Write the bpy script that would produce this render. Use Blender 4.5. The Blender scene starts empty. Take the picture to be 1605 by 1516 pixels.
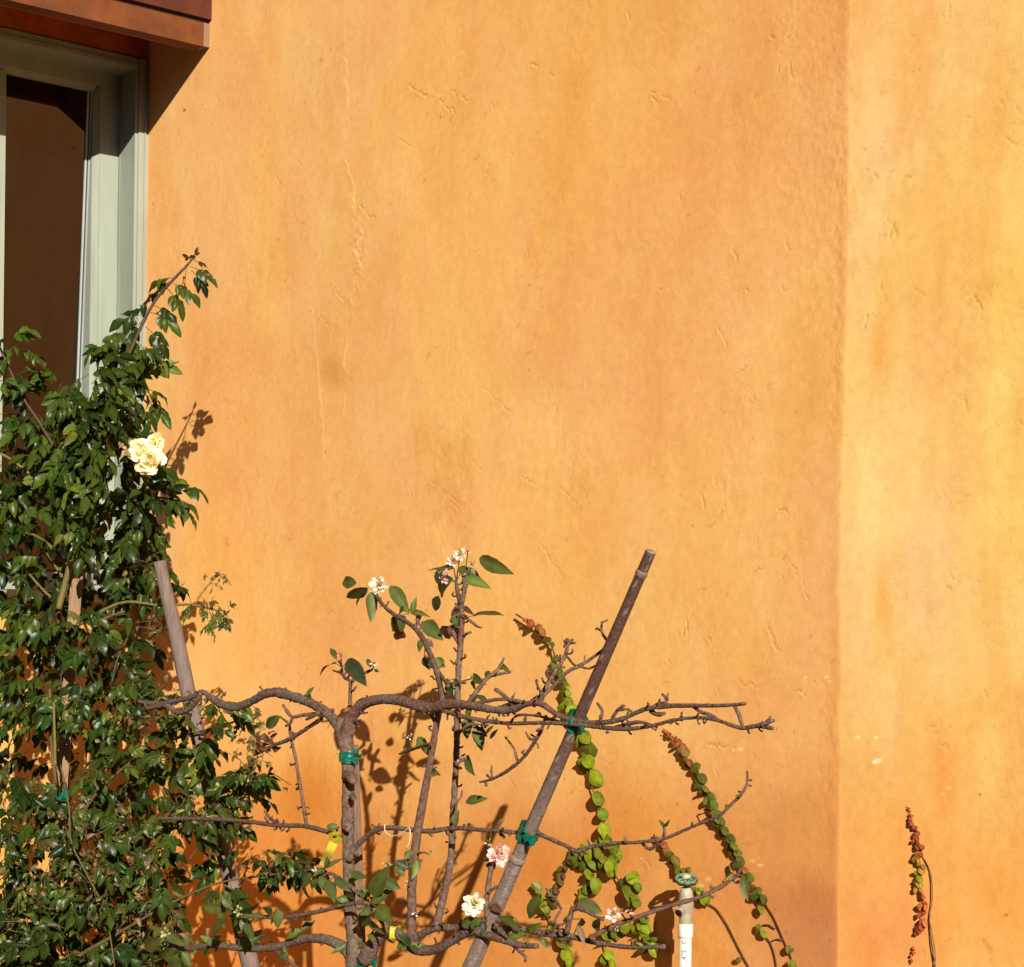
import bpy, math, random
import numpy as np
from mathutils import Vector, Matrix
R = random.Random(7)

# ------------------------------------------------------------------ camera, sky, sun, exposure
F = 2830.0; CX = 802.5; HY = 1000.0; ROLL = math.radians(0.7); EYE = 1.55
cr, sr = math.cos(ROLL), math.sin(ROLL)
sc = bpy.context.scene
cd = bpy.data.cameras.new("camera"); cam = bpy.data.objects.new("camera", cd)
sc.collection.objects.link(cam); sc.camera = cam
cd.sensor_fit = 'HORIZONTAL'; cd.sensor_width = 36.0; cd.lens = 36.0 * F / 1605.0
cd.shift_x = 0.0; cd.shift_y = (HY - 758.0) / 1605.0
cd.clip_start = 0.05; cd.clip_end = 500
M4 = Matrix(((cr, -sr, 0, 0), (0, 0, -1, 0), (sr, cr, 0, EYE), (0, 0, 0, 1)))
cam.matrix_world = M4
SUN = Vector((-0.178, 1.0, -0.406)).normalized()          # direction the light travels
w = bpy.data.worlds.new("World"); sc.world = w; w.use_nodes = True
nt = w.node_tree; bg = nt.nodes["Background"]
sky = nt.nodes.new("ShaderNodeTexSky"); sky.sky_type = 'NISHITA'; sky.sun_disc = False
sky.air_density = 0.4; sky.dust_density = 0.2; sky.sun_elevation = math.asin(-SUN.z); sky.sun_rotation = math.atan2(-SUN.x, -SUN.y)
nt.links.new(sky.outputs[0], bg.inputs[0]); bg.inputs[1].default_value = 0.05
sl = bpy.data.lights.new("sun", 'SUN'); sl.energy = 5.0; sl.angle = math.radians(0.32); sl.color = (1.0, 0.93, 0.80)
so = bpy.data.objects.new("sun", sl); sc.collection.objects.link(so)
so.rotation_euler = SUN.to_track_quat('-Z', 'Y').to_euler(); so.location = (1, -6, 6)
sc.view_settings.view_transform = 'Standard'; sc.view_settings.look = 'None'
sc.view_settings.gamma = 1.0; sc.view_settings.exposure = 0.62; sc.view_settings.use_curve_mapping = False

# ------------------------------------------------------------------ building frame
# A: along the main wall, away from the window wall; B: out of the main wall towards the garden
A = Vector((0.618, -0.786, 0)).normalized(); B = Vector((-A.y * -1, 0, 0))
B = Vector((-0.786, -0.618, 0)).normalized()
D2 = 2.46; D1 = 4.93                                      # eye to main wall, eye to window wall
def ray(px, py):
    u = (px - CX) / F; v = -(py - HY) / F
    return Vector((u * cr - v * sr, 1.0, u * sr + v * cr))
def onplane(px, py, n, dist):
    r = ray(px, py); return Vector((0, 0, EYE)) + r * (dist / (n.x * r.x + n.y * r.y))
def P(px, py, D=0.0):  return onplane(px, py, -B, D2 - D)  # point D metres in front of the main wall
def P1(px, py, E=0.0): return onplane(px, py, -A, D1 - E)  # point E metres in front of the window wall
def PZ(px, py, y):     return Vector((0, 0, EYE)) + ray(px, py) * y
ORG = -A * D1 - B * D2                                     # foot of the inner corner
def AB(a, b, z): p = ORG + A * a + B * b; return Vector((p.x, p.y, z))
def toab(p): d = p - ORG; return d.dot(A), d.dot(B), p.z
def mpp(p): return p.y / F                                 # metres per photo pixel at that point

# ------------------------------------------------------------------ materials
def nmat(name, rough=0.8, spec=0.3, bump=0.0, bscale=200, col=None, attr=True, var=0.0, vscale=20, transl=0.0, stretch=None, bdist=0.002):
    m = bpy.data.materials.new(name); m.use_nodes = True
    t = m.node_tree; n = t.nodes; l = t.links; bs = n["Principled BSDF"]
    bs.inputs['Roughness'].default_value = rough; bs.inputs['Specular IOR Level'].default_value = spec
    if attr:
        a = n.new("ShaderNodeAttribute"); a.attribute_name = "Col"; out = a.outputs['Color']
    else:
        rgb = n.new("ShaderNodeRGB"); rgb.outputs[0].default_value = (*col, 1); out = rgb.outputs[0]
    tc = n.new("ShaderNodeTexCoord"); mp = n.new("ShaderNodeMapping"); l.new(tc.outputs['Object'], mp.inputs['Vector'])
    if stretch: mp.inputs['Scale'].default_value = stretch
    if var > 0:
        no = n.new("ShaderNodeTexNoise"); no.inputs['Scale'].default_value = vscale; no.inputs['Detail'].default_value = 6
        l.new(mp.outputs[0], no.inputs['Vector'])
        mr = n.new("ShaderNodeMapRange"); mr.inputs[1].default_value = 0.3; mr.inputs[2].default_value = 0.7
        mr.inputs[3].default_value = 1 - var; mr.inputs[4].default_value = 1 + var; l.new(no.outputs[0], mr.inputs[0])
        vm = n.new("ShaderNodeVectorMath"); vm.operation = 'SCALE'; l.new(out, vm.inputs[0]); l.new(mr.outputs[0], vm.inputs['Scale'])
        out = vm.outputs[0]
    l.new(out, bs.inputs['Base Color'])
    if bump > 0:
        nb = n.new("ShaderNodeTexNoise"); nb.inputs['Scale'].default_value = bscale; nb.inputs['Detail'].default_value = 5
        l.new(mp.outputs[0], nb.inputs['Vector'])
        bu = n.new("ShaderNodeBump"); bu.inputs['Strength'].default_value = bump; bu.inputs['Distance'].default_value = bdist
        l.new(nb.outputs[0], bu.inputs['Height']); l.new(bu.outputs[0], bs.inputs['Normal'])
    if transl > 0:
        tr = n.new("ShaderNodeBsdfTranslucent"); mx = n.new("ShaderNodeMixShader"); mx.inputs[0].default_value = transl
        sc2 = n.new("ShaderNodeVectorMath"); sc2.operation = 'MULTIPLY'; sc2.inputs[1].default_value = (1.6, 1.7, 0.5)
        l.new(out, sc2.inputs[0]); l.new(sc2.outputs[0], tr.inputs[0])
        l.new(bs.outputs[0], mx.inputs[1]); l.new(tr.outputs[0], mx.inputs[2]); l.new(mx.outputs[0], n["Material Output"].inputs[0])
    return m
M = dict(
    stucco=nmat("stucco", 0.92, 0.15, 0.26, 330, var=0.05, vscale=60),
    paint=nmat("window_paint", 0.55, 0.4, 0.3, 90, var=0.12, vscale=22, stretch=(1, 1, 0.15)),
    rust=nmat("awning_paint", 0.65, 0.3, 0.4, 120, var=0.26, vscale=16),
    bark=nmat("bark", 0.88, 0.2, 1.0, 240, var=0.42, vscale=130, bdist=0.004),
    cane=nmat("rose_cane", 0.6, 0.35, 0.3, 200, var=0.2, vscale=60),
    bamboo=nmat("bamboo", 0.62, 0.3, 0.8, 200, var=0.20, vscale=150, bdist=0.003),
    wood=nmat("stake_wood", 0.85, 0.2, 0.6, 90, var=0.22, vscale=40, stretch=(6, 6, 0.7)),
    rose=nmat("rose_leaf", 0.32, 0.18, 0.3, 150, var=0.22, vscale=55, transl=0.16),
    apple=nmat("apple_leaf", 0.52, 0.4, 0.35, 120, var=0.2, vscale=60, transl=0.18),
    fig=nmat("fig_leaf", 0.6, 0.14, 0.5, 160, var=0.28, vscale=90, transl=0.08),
    petal=nmat("petal", 0.7, 0.2, 0.2, 150, var=0.08, vscale=90, transl=0.3),
    tape=nmat("tape", 0.35, 0.5, 0.3, 60, var=0.12, vscale=40, transl=0.15),
    pvc=nmat("white_plastic", 0.4, 0.5, 0.1, 60, var=0.05, vscale=30),
    metal=nmat("weathered_metal", 0.65, 0.5, 0.6, 140, var=0.3, vscale=60),
    ink=nmat("ink", 0.7, 0.2, attr=False, col=(0.05, 0.045, 0.05)),
    soil=nmat("soil", 0.95, 0.1, 1.0, 30, attr=False, col=(0.09, 0.055, 0.03), var=0.4, vscale=6),
    dark=nmat("dark_interior", 0.9, 0.1, attr=False, col=(0.02, 0.017, 0.014)),
)
gl = bpy.data.materials.new("window_glass"); gl.use_nodes = True
_b = gl.node_tree.nodes["Principled BSDF"]; _b.inputs['Base Color'].default_value = (0.0015, 0.0013, 0.001, 1)
_b.inputs['Specular Tint'].default_value = (1.0, 0.74, 0.55, 1); _b.inputs['Roughness'].default_value = 0.015; _b.inputs['IOR'].default_value = 1.72
_n = gl.node_tree.nodes.new("ShaderNodeTexNoise"); _n.inputs['Scale'].default_value = 5
_t = gl.node_tree.nodes.new("ShaderNodeTexCoord"); gl.node_tree.links.new(_t.outputs['Object'], _n.inputs['Vector'])
_u = gl.node_tree.nodes.new("ShaderNodeBump"); _u.inputs['Strength'].default_value = 0.05; _u.inputs['Distance'].default_value = 0.01
gl.node_tree.links.new(_n.outputs[0], _u.inputs['Height']); gl.node_tree.links.new(_u.outputs[0], _b.inputs['Normal'])

# ------------------------------------------------------------------ mesh helpers
class MB:
    def __init__(s): s.v = []; s.f = []; s.c = []
    def add(s, vs, fs, cs):
        o = len(s.v); s.v += [tuple(p) for p in vs]; s.f += [tuple(i + o for i in f) for f in fs]
        if cs and not isinstance(cs[0], (tuple, list)): cs = [cs] * len(vs)
        s.c += [tuple(c) for c in cs]
    def build(s, name, mat, parent=None, smooth=True):
        me = bpy.data.meshes.new(name); me.from_pydata(s.v, [], s.f)
        at = me.color_attributes.new("Col", 'FLOAT_COLOR', 'POINT')
        at.data.foreach_set("color", np.array([(*c[:3], 1.0) for c in s.c], dtype=np.float32).ravel())
        me.materials.append(mat)
        if smooth: me.polygons.foreach_set("use_smooth", [True] * len(me.polygons))
        me.update(); o = bpy.data.objects.new(name, me); sc.collection.objects.link(o)
        if parent: o.parent = parent
        return o
def thing(name, label, cat, group=None):
    o = bpy.data.objects.new(name, None); sc.collection.objects.link(o); return tag(o, label, cat, group)
def tag(o, label, cat, group=None):
    o['label'] = label; o['category'] = cat
    if group: o['group'] = group
    return o
def box8(mb, c8, col):   # c8: 4 bottom then 4 top, same winding
    mb.add(c8, [(3, 2, 1, 0), (4, 5, 6, 7), (0, 1, 5, 4), (1, 2, 6, 5), (2, 3, 7, 6), (3, 0, 4, 7)], col)
def abox(mb, a0, a1, b0, b1, z0, z1, col):
    box8(mb, [AB(a0, b0, z0), AB(a1, b0, z0), AB(a1, b1, z0), AB(a0, b1, z0),
              AB(a0, b0, z1), AB(a1, b0, z1), AB(a1, b1, z1), AB(a0, b1, z1)], col)
def jit(c, k=0.12):
    f = 1 + R.uniform(-k, k); return tuple(max(0, x * f * (1 + R.uniform(-k, k) * 0.4)) for x in c)
def mix(a, b, t): return tuple(x + (y - x) * t for x, y in zip(a, b))
def spline(pts, step):
    out = []
    n = len(pts)
    for i in range(n - 1):
        p0 = pts[max(i - 1, 0)]; p1 = pts[i]; p2 = pts[i + 1]; p3 = pts[min(i + 2, n - 1)]
        L = (Vector(p2[:3]) - Vector(p1[:3])).length; k = max(1, int(L / step))
        for j in range(k):
            t = j / k
            out.append([0.5 * (2 * p1[q] + (p2[q] - p0[q]) * t + (2 * p0[q] - 5 * p1[q] + 4 * p2[q] - p3[q]) * t * t +
                        (3 * p1[q] - p0[q] - 3 * p2[q] + p3[q]) * t ** 3) for q in range(len(p1))])
    out.append(list(pts[-1])); return out
def tube(mb, pts, col, sides=8, step=0.012, rough=0.08, wob=0.0, colf=None, smooth=True):
    """pts: (x,y,z,r) list"""
    S = spline(pts, step) if smooth else [list(p) for p in pts]
    n = len(S); V = [Vector(p[:3]) for p in S]
    up = Vector((0.31, 0.2, 0.93)); vs = []; cs = []
    pn = None
    for i in range(n):
        t = (V[min(i + 1, n - 1)] - V[max(i - 1, 0)])
        t = t.normalized() if t.length > 1e-9 else Vector((0, 0, 1))
        if pn is None:
            pn = t.cross(up).normalized()
        else:
            pn = (pn - t * pn.dot(t)).normalized()
        bn = t.cross(pn); r = max(S[i][3], 2e-4)
        c = V[i] + (pn * R.uniform(-1, 1) + bn * R.uniform(-1, 1)) * r * wob
        rr = r * (1 + R.uniform(-rough, rough))
        for k in range(sides):
            an = 2 * math.pi * k / sides
            q = rr * (1 + R.uniform(-rough, rough) * 0.6)
            vs.append(c + (pn * math.cos(an) + bn * math.sin(an)) * q)
            cs.append(colf(i / max(n - 1, 1), k / sides) if colf else jit(col, 0.10))
    fs = []
    for i in range(n - 1):
        for k in range(sides):
            k2 = (k + 1) % sides
            fs.append((i * sides + k, i * sides + k2, (i + 1) * sides + k2, (i + 1) * sides + k))
    fs.append(tuple(range(sides))[::-1]); fs.append(tuple((n - 1) * sides + k for k in range(sides)))
    mb.add(vs, fs, cs)
def leaf(mb, base, d, nrm, L, W, col, droop=0.25, fold=0.25, serr=0.0, shape=0.75, n=7, edge=None, notch=0.0, twist=0.0, blunt=0.85):
    d = d.normalized(); nrm = (nrm - d * nrm.dot(d)).normalized(); s = d.cross(nrm)
    vs = []; cs = []
    mid = mix(col, (col[0] * 1.5, col[1] * 1.35, col[2] * 1.2), 0.6); ed = edge or mix(col, (0, 0, 0), 0.12)
    wav = R.uniform(0, 6.28)
    for i in range(n + 1):
        t = i / n
        wd = W * 0.5 * (math.sin(math.pi * min(1, t ** shape))) ** blunt if 0 < i < n else W * 0.015
        wd *= 1 + serr * (1 if i % 2 else -1)
        c = base + d * (L * t * (1 - 0.15 * droop * t)) - nrm * (L * droop * t * t)
        tw = twist * t; ss = s * math.cos(tw) + nrm * math.sin(tw); nn = nrm * math.cos(tw) - s * math.sin(tw)
        rip = 0.06 * W * math.sin(wav + t * 9)
        bk = d * (-notch * W * (1 - t) ** 3)
        vs += [c - ss * wd + nn * (wd * fold + rip) + bk, c - ss * wd * 0.5 + nn * (wd * fold * 0.35) + bk * 0.6, c,
               c + ss * wd * 0.5 + nn * (wd * fold * 0.35) + bk * 0.6, c + ss * wd + nn * (wd * fold - rip) + bk]
        cs += [ed, col, mid, col, ed]
    fs = []
    for i in range(n):
        for k in range(4):
            a = i * 5 + k; fs.append((a, a + 1, a + 6, a + 5))
    mb.add(vs, fs, cs)
def pathD(pts, D0, D1=None, rs=1.0):
    """photo-traced points (px,py,rpx) placed on the plane D metres out from the main wall"""
    if D1 is None: D1 = D0
    out = []; n = len(pts)
    for i, q in enumerate(pts):
        D = D0 + (D1 - D0) * i / max(1, n - 1)
        p = P(q[0], q[1], D); out.append((p.x, p.y, p.z, q[2] * mpp(p) * rs))
    return out

# ------------------------------------------------------------------ value noise on arrays
def vnoise(x, y, seed, oct=4, gain=0.5):
    out = np.zeros_like(x, dtype=np.float64); amp = 1.0; tot = 0
    for o in range(oct):
        xi = np.floor(x).astype(np.int64); yi = np.floor(y).astype(np.int64); xf = x - xi; yf = y - yi
        xf = xf * xf * (3 - 2 * xf); yf = yf * yf * (3 - 2 * yf)
        def h(a, b):
            k = (a * 374761393 + b * 668265263 + (seed + o * 17) * 1442695041) & 0xffffffff
            k = ((k ^ (k >> 13)) * 1274126177) & 0xffffffff
            return ((k ^ (k >> 16)) & 0xffff) / 65535.0
        v = (h(xi, yi) * (1 - xf) + h(xi + 1, yi) * xf) * (1 - yf) + (h(xi, yi + 1) * (1 - xf) + h(xi + 1, yi + 1) * xf) * yf
        out += (v - 0.5) * 2 * amp; tot += amp; amp *= gain; x = x * 2.03 + 11.3; y = y * 2.03 + 5.7
    return out / tot
def sstep(e0, e1, x): t = np.clip((x - e0) / (e1 - e0), 0, 1); return t * t * (3 - 2 * t)
def project(X, Y, Z):
    u = X / Y; v = (Z - EYE) / Y
    return CX + F * (u * cr + v * sr), HY - F * (-u * sr + v * cr)

# ------------------------------------------------------------------ building
bld = thing("stucco_building", "orange stucco building corner with pale green window under a rust brown awning", "building")
KA = toab(P(1322, 700))[0]                                  # where the main wall bends
TURN = math.radians(8.5)
def wall_grid(a_dense, z_dense):
    a0, a1 = a_dense; z0, z1 = z_dense; s = 0.0024
    aa = np.concatenate([[0.0], np.arange(a0, a1, s), np.arange(a1, a1 + 4.0, 0.25)])
    zz = np.concatenate([np.arange(-0.05, z0, 0.1), np.arange(z0, z1, s), np.arange(z1, z1 + 1.6, 0.2)])
    return aa, zz
def make_wall():
    aa, zz = wall_grid((0.004, KA + 0.75), (0.80, 3.32))
    GA, GZ = np.meshgrid(aa, zz, indexing='ij')
    # plane position with the soft bend
    ka = KA + 0.010 * vnoise(GZ * 2.2, GZ * 0, 3, 2) + 0.004 * vnoise(GZ * 14, GZ * 0 + 3, 5, 2) - 0.012 * (GZ - 2)*0
    e = GA - ka; past = 0.5 * (e + np.sqrt(e * e + 0.0015 ** 2)) - 0.0
    X0 = ORG.x + A.x * GA; Y0 = ORG.y + A.y * GA
    # turned wall recedes into -B as a grows
    off = -past * math.tan(TURN)
    Xb = X0 + B.x * off; Yb = Y0 + B.y * off
    PX, PY = project(Xb, Yb, GZ)
    H = np.zeros_like(GA)
    # soft trowel undulation and fine lumps
    H += 0.0013 * vnoise(GA * 3.2, GZ * 2.4, 21, 4, 0.5)
    H += 0.00028 * vnoise(GA * 26, GZ * 22, 22, 3)
    # patches of rougher plaster
    rp = sstep(0.12, 0.5, vnoise(GA * 4.5 + 3, GZ * 3.2, 33, 4))
    H += rp * 0.00032 * vnoise(GA * 110, GZ * 90, 31, 2)
    H += 0.00010 * vnoise(GA * 150, GZ * 150, 35, 2)
    # left zone of plaster laid a little thicker, ending on the ragged vertical seam
    def polyx(pts, y):
        ys = [p[1] for p in pts]; xs = [p[0] for p in pts]; return np.interp(y, ys, xs)
    seam = polyx([(538, -50), (541, 120), (545, 150), (541, 210), (546, 250), (553, 300), (556, 335), (566, 365), (562, 390), (571, 425),
                  (556, 445), (549, 470), (560, 486), (541, 505), (541, 560), (547, 600), (538, 640), (530, 720), (515, 830), (512, 950), (520, 1050)], PY)
    seam = seam + 5.5 * vnoise(PY / 9.0, PY * 0, 41, 3) + 5 * vnoise(PY / 60.0, PY * 0 + 9, 42, 2)
    fade = np.clip(1 - np.abs(PY - 380) / 480.0, 0, 1) ** 0.6
    H += 0.0012 * fade * (1 - sstep(-1.1, 1.1, PX - seam)) * np.clip(0.65 + 1.2 * vnoise(PY / 26.0, PY * 0 + 5, 49, 3), 0, 1.2) * np.exp(-np.clip(seam - PX, 0, 1e9) / (9.0 + 14.0 * np.clip(vnoise(PY / 40.0, PY * 0 + 8, 44, 2) + 0.4, 0, 1)))
    seam2 = polyx([(490, 470), (493, 520), (500, 600), (508, 680), (512, 790)], PY) + 3 * vnoise(PY / 12.0, PY * 0, 45, 3)
    f2 = np.clip(1 - np.abs(PY - 620) / 180.0, 0, 1)
    H += 0.0011 * f2 * (1 - sstep(-1.5, 1.5, PX - seam2)) * np.exp(-np.clip(seam2 - PX, 0, 1e9) / 25.0)
    cl = np.exp(-((PX - 560) / 15) ** 2 - ((PY - 400) / 55) ** 2)
    H += cl * 0.0013 * vnoise(PX / 4.5, PY / 6.0, 47, 3)
    # bead along the bend
    de = (GA - ka) / 0.011
    H += 0.0006 * np.exp(-((de + 0.6) / 1.0) ** 2) * (0.7 + 0.6 * vnoise(GZ * 20, GZ * 0, 51, 3))
    H += np.exp(-((de + 1.5) / 2.5) ** 2) * 0.0006 * vnoise(GA * 95, GZ * 75, 52, 2) * sstep(-.3, .3, vnoise(GZ * 2.3, GZ * 0, 57, 2) + 0.15)
    # trowel nicks: short ragged steps
    rr = random.Random(5); CR = np.zeros_like(GA)
    marks = [((636, 132), (720, 178), 1.3), ((706, 141), (742, 162), 1.2), ((684, 182), (702, 191), 1.2), ((618, 214), (646, 232), 1.0), ((560, 318), (588, 346), 1.2),
             ((735, 400), (751, 391), 1.1), ((828, 98), (870, 122), 1.3), ((836, 216), (844, 220), 1), ((1018, 144), (1052, 158), 1.0), ((1062, 308), (1070, 332), 1),
             ((1236, 100), (1243, 125), 1.0), ((1022, 148), (1032, 160), 1.0), ((672, 755), (722, 790), 1.1), ((756, 605), (810, 660), 1.0), ((690, 770), (722, 800), 0.9),
             ((815, 745), (860, 770), 1.0), ((878, 765), (905, 790), 0.9), ((845, 850), (885, 912), 1.0), ((690, 930), (730, 960), .8), ((1085, 960), (1070, 1000), 1.0),
             ((1075, 965), (1078, 995), 1.0), ((1198, 975), (1222, 1018), 1.2), ((1208, 1000), (1224, 1022), 1.0), ((1215, 790), (1245, 812), 1.0), ((1095, 770), (1104, 800), 1.0),
             ((1102, 830), (1140, 800), .9), ((1125, 510), (1140, 545), 1.0), ((1230, 375), (1240, 395), .8), ((1150, 390), (1154, 415), 1.0), ((1175, 570), (1150, 590), .8),
             ((1240, 1080), (1262, 1096), 1), ((1150, 1065), (1190, 1078), .8), ((1060, 1100), (1105, 1112), .8), ((1104, 1165), (1160, 1172), 1.2), ((1120, 1180), (1128, 1225), 1.2),
             ((1005, 1345), (1020, 1360), 1), ((1160, 1325), (1200, 1316), 1), ((1408, 270), (1418, 274), 1), ((1384, 330), (1390, 372), 1.2), ((1392, 345), (1398, 372), 1),
             ((1372, 350), (1369, 376), 1), ((1376, 440), (1379, 480), 1.0), ((1500, 465), (1520, 475), 1.1), ((1488, 625), (1500, 640), 1), ((1565, 655), (1585, 670), .9),
             ((335, 150), (352, 162), .8), ((430, 270), (445, 300), .8), ((500, 490), (520, 520), 1.0), ((520, 450), (545, 478), 1.1), ((455, 550), (462, 556), 1.2)]
    for k in range(85):
        x = rr.uniform(240, 1600); y = rr.uniform(0, 1250); an = rr.choice([0.6, 0.75, 0.4, 1.3, 1.5, -0.5]) + rr.uniform(-.25, .25); L = rr.uniform(6, 26)
        marks.append(((x, y), (x + L * math.cos(an), y + L * math.sin(an)), rr.uniform(0.35, 0.9)))
    for k in range(16):          # clusters of nicks
        x0 = rr.uniform(330, 1580); y0 = rr.uniform(40, 1250)
        for j in range(rr.randint(4, 9)):
            x = x0 + rr.gauss(0, 14); y = y0 + rr.gauss(0, 20); an = rr.uniform(0.3, 1.7); L = rr.uniform(4, 13)
            marks.append(((x, y), (x + L * math.cos(an), y + L * math.sin(an)), rr.uniform(0.5, 1.0)))
    for (p, q, s) in marks:
        pa = toab(P(*p)); qa = toab(P(*q))
        i0, i1 = np.searchsorted(aa, [min(pa[0], qa[0]) - 0.03, max(pa[0], qa[0]) + 0.03])
        j0, j1 = np.searchsorted(zz, [min(pa[2], qa[2]) - 0.03, max(pa[2], qa[2]) + 0.03])
        if i1 - i0 < 3 or j1 - j0 < 3 or i1 - i0 > 300: continue
        ga = GA[i0:i1, j0:j1]; gz = GZ[i0:i1, j0:j1]
        ex, ez = qa[0] - pa[0], qa[2] - pa[2]; L = math.hypot(ex, ez) + 1e-9; ex /= L; ez /= L
        t = ((ga - pa[0]) * ex + (gz - pa[2]) * ez) / L
        sd = rr.randint(0, 9999)
        nz1 = vnoise(t * L * 70 + 1, t * 0, sd, 2); nz2 = vnoise(t * L * 260 + 1, t * 0 + 4, sd + 3, 2)
        d = (ga - pa[0]) * ez - (gz - pa[2]) * ex + 0.0075 * nz1 + 0.0030 * nz2
        env = sstep(-0.05, 0.12, t) * (1 - sstep(0.85, 1.05, t)) * np.clip(0.75 + 1.1 * vnoise(t * L * 45, t * 0 + 2, sd + 1, 2), 0, 1.3)
        H[i0:i1, j0:j1] += 0.00105 * s * env * (-1.0 * np.exp(-(d / 0.0021) ** 2) + 0.75 * np.where(d > 0.001, np.exp(-(d - 0.001) / 0.0065), 0.15 * np.exp(-np.abs(d) / 0.004)))
        CR[i0:i1, j0:j1] = np.maximum(CR[i0:i1, j0:j1], env * s * np.exp(-(d / 0.0017) ** 2))
    edge = (GA > KA + 0.76) | (GZ < 0.79) | (GZ > 3.33)
    H[edge] = 0
    nb = B
    Xb = Xb + nb.x * H; Yb = Yb + nb.y * H
    # ---- colour of the lime wash (pigment, stains, worn spots)
    base = np.array([0.755, 0.400, 0.140])
    C = np.ones(GA.shape + (3,)) * base
    n1 = vnoise(GA * 1.9, GZ * 1.5, 61, 5, 0.55); n2 = vnoise(GA * 5.5, GZ * 2.0, 62, 4); n3 = vnoise(GA * 16, GZ * 9, 63, 4); n4 = vnoise(GA * 70, GZ * 60, 64, 3)
    streak = vnoise(GA * 22, GZ * 1.6, 65, 3)
    def mul(mask, c):
        for k in range(3): C[..., k] *= 1 + mask * (c[k] - 1)
    mul(np.clip(n1, 0, 1) * 0.8, (0.97, 0.87, 0.72)); mul(np.clip(-n1, 0, 1) * 1.5, (1.03, 1.12, 1.25))
    mul(np.clip(n2, 0, 1) * 0.8, (0.95, 0.88, 0.80)); mul(np.clip(-n3, 0, 1) * 0.9, (1.02, 1.07, 1.12)); mul(np.clip(n3, 0, 1) * 0.8, (0.95, 0.90, 0.84))
    mul(np.clip(streak - 0.1, 0, 1) * 0.45, (0.95, 0.90, 0.85)); mul(n4 * 0.5, (0.94, 0.90, 0.84))
    mul(sstep(0.1, 0.6, vnoise(GA * 9 + 7, GZ * 9, 75, 4)) * rp, (0.93, 0.88, 0.78))
    WX = PX + 26 * vnoise(GA * 6, GZ * 5, 71, 4); WY = PY + 34 * vnoise(GA * 6 + 9, GZ * 5, 72, 4)
    def blob(x, y, rx, ry, c, soft=1.0):
        d = ((WX - x) / rx) ** 2 + ((WY - y) / ry) ** 2; mul(np.exp(-d ** soft), c)
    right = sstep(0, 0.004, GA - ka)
    for (f1, f2, sd, cc) in [(2.6, 1.8, 101, (1.015, 1.06, 0.97)), (3.7, 2.6, 104, (0.985, 0.955, 0.94)), (5.5, 3.0, 107, (1.01, 1.03, 1.09)), (8.0, 5.0, 111, (0.985, 0.965, 0.90))]:
        nn = vnoise(GA * f1 + sd, GZ * f2, sd, 5, 0.55); mul(sstep(0.02, 0.20, nn), cc)
    # lower wall: deeper ochre wash
    low = sstep(1130, 1290, WY + 60 * vnoise(GA * 3, GZ * 1, 77, 3) - 60 * np.exp(-((PX - 700) / 300.0) ** 2)) * (1 - right)
    mul(low * (0.48 + 0.40 * np.clip(1 - (PX - 850) / 350, 0, 1).clip(0, 1)), (0.83, 0.62, 0.42))
    blob(480, 1240, 90, 55, (0.90, 0.80, 0.62)); blob(640, 1180, 60, 30, (0.95, 0.85, 0.7)); blob(1000, 1290, 80, 60, (1.0, 0.95, 0.8)); blob(850, 1360, 80, 60, (0.95, 0.85, 0.7))
    lr = (1 - right)
    m = np.exp(-(((WX - 1290) / 100) ** 2 + ((WY - 1470) / 95) ** 2) ** 2) * lr; mul(m, (0.80, 0.70, 0.85))
    m = np.exp(-(((WX - 1180) / 90) ** 2 + ((WY - 1390) / 60) ** 2)) * lr; mul(m, (0.90, 0.80, 0.8))
    m = np.exp(-(((WX - 1230) / 70) ** 2 + ((WY - 1260) / 60) ** 2)) * lr; mul(m, (0.92, 0.9, 0.85))
    blob(526, 588, 18, 26, (0.86, 0.76, 0.55)); blob(500, 560, 40, 60, (0.96, 0.93, 0.86)); blob(700, 700, 70, 45, (0.93, 0.87, 0.80)); blob(860, 590, 90, 45, (0.96, 0.92, 0.86))
    blob(620, 290, 48, 70, (1.02, 1.08, 1.12)); blob(520, 130, 55, 90, (0.95, 0.97, 0.92)); blob(900, 20, 120, 40, (0.95, 0.95, 0.9)); blob(1050, 230, 180, 120, (1.0, 0.95, 0.9))
    blob(480, 420, 90, 130, (0.96, 0.96, 0.93)); blob(540, 800, 60, 120, (1.0, 1.03, 0.97)); blob(300, 330, 60, 140, (1.01, 1.02, 1.04)); blob(1100, 640, 160, 100, (1.0, 0.96, 0.92))
    band = np.exp(-((PX - 1318) / 55.0) ** 2) * (1 - right); mul(band * 0.45, (0.98, 0.92, 0.86))
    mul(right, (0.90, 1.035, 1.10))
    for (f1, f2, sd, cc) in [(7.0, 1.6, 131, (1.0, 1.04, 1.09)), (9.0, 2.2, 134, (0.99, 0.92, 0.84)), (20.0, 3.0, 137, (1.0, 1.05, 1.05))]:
        mul(sstep(0.05, 0.30, vnoise(GA * f1 + sd, GZ * f2, sd, 5, 0.55)) * right, cc)
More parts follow.
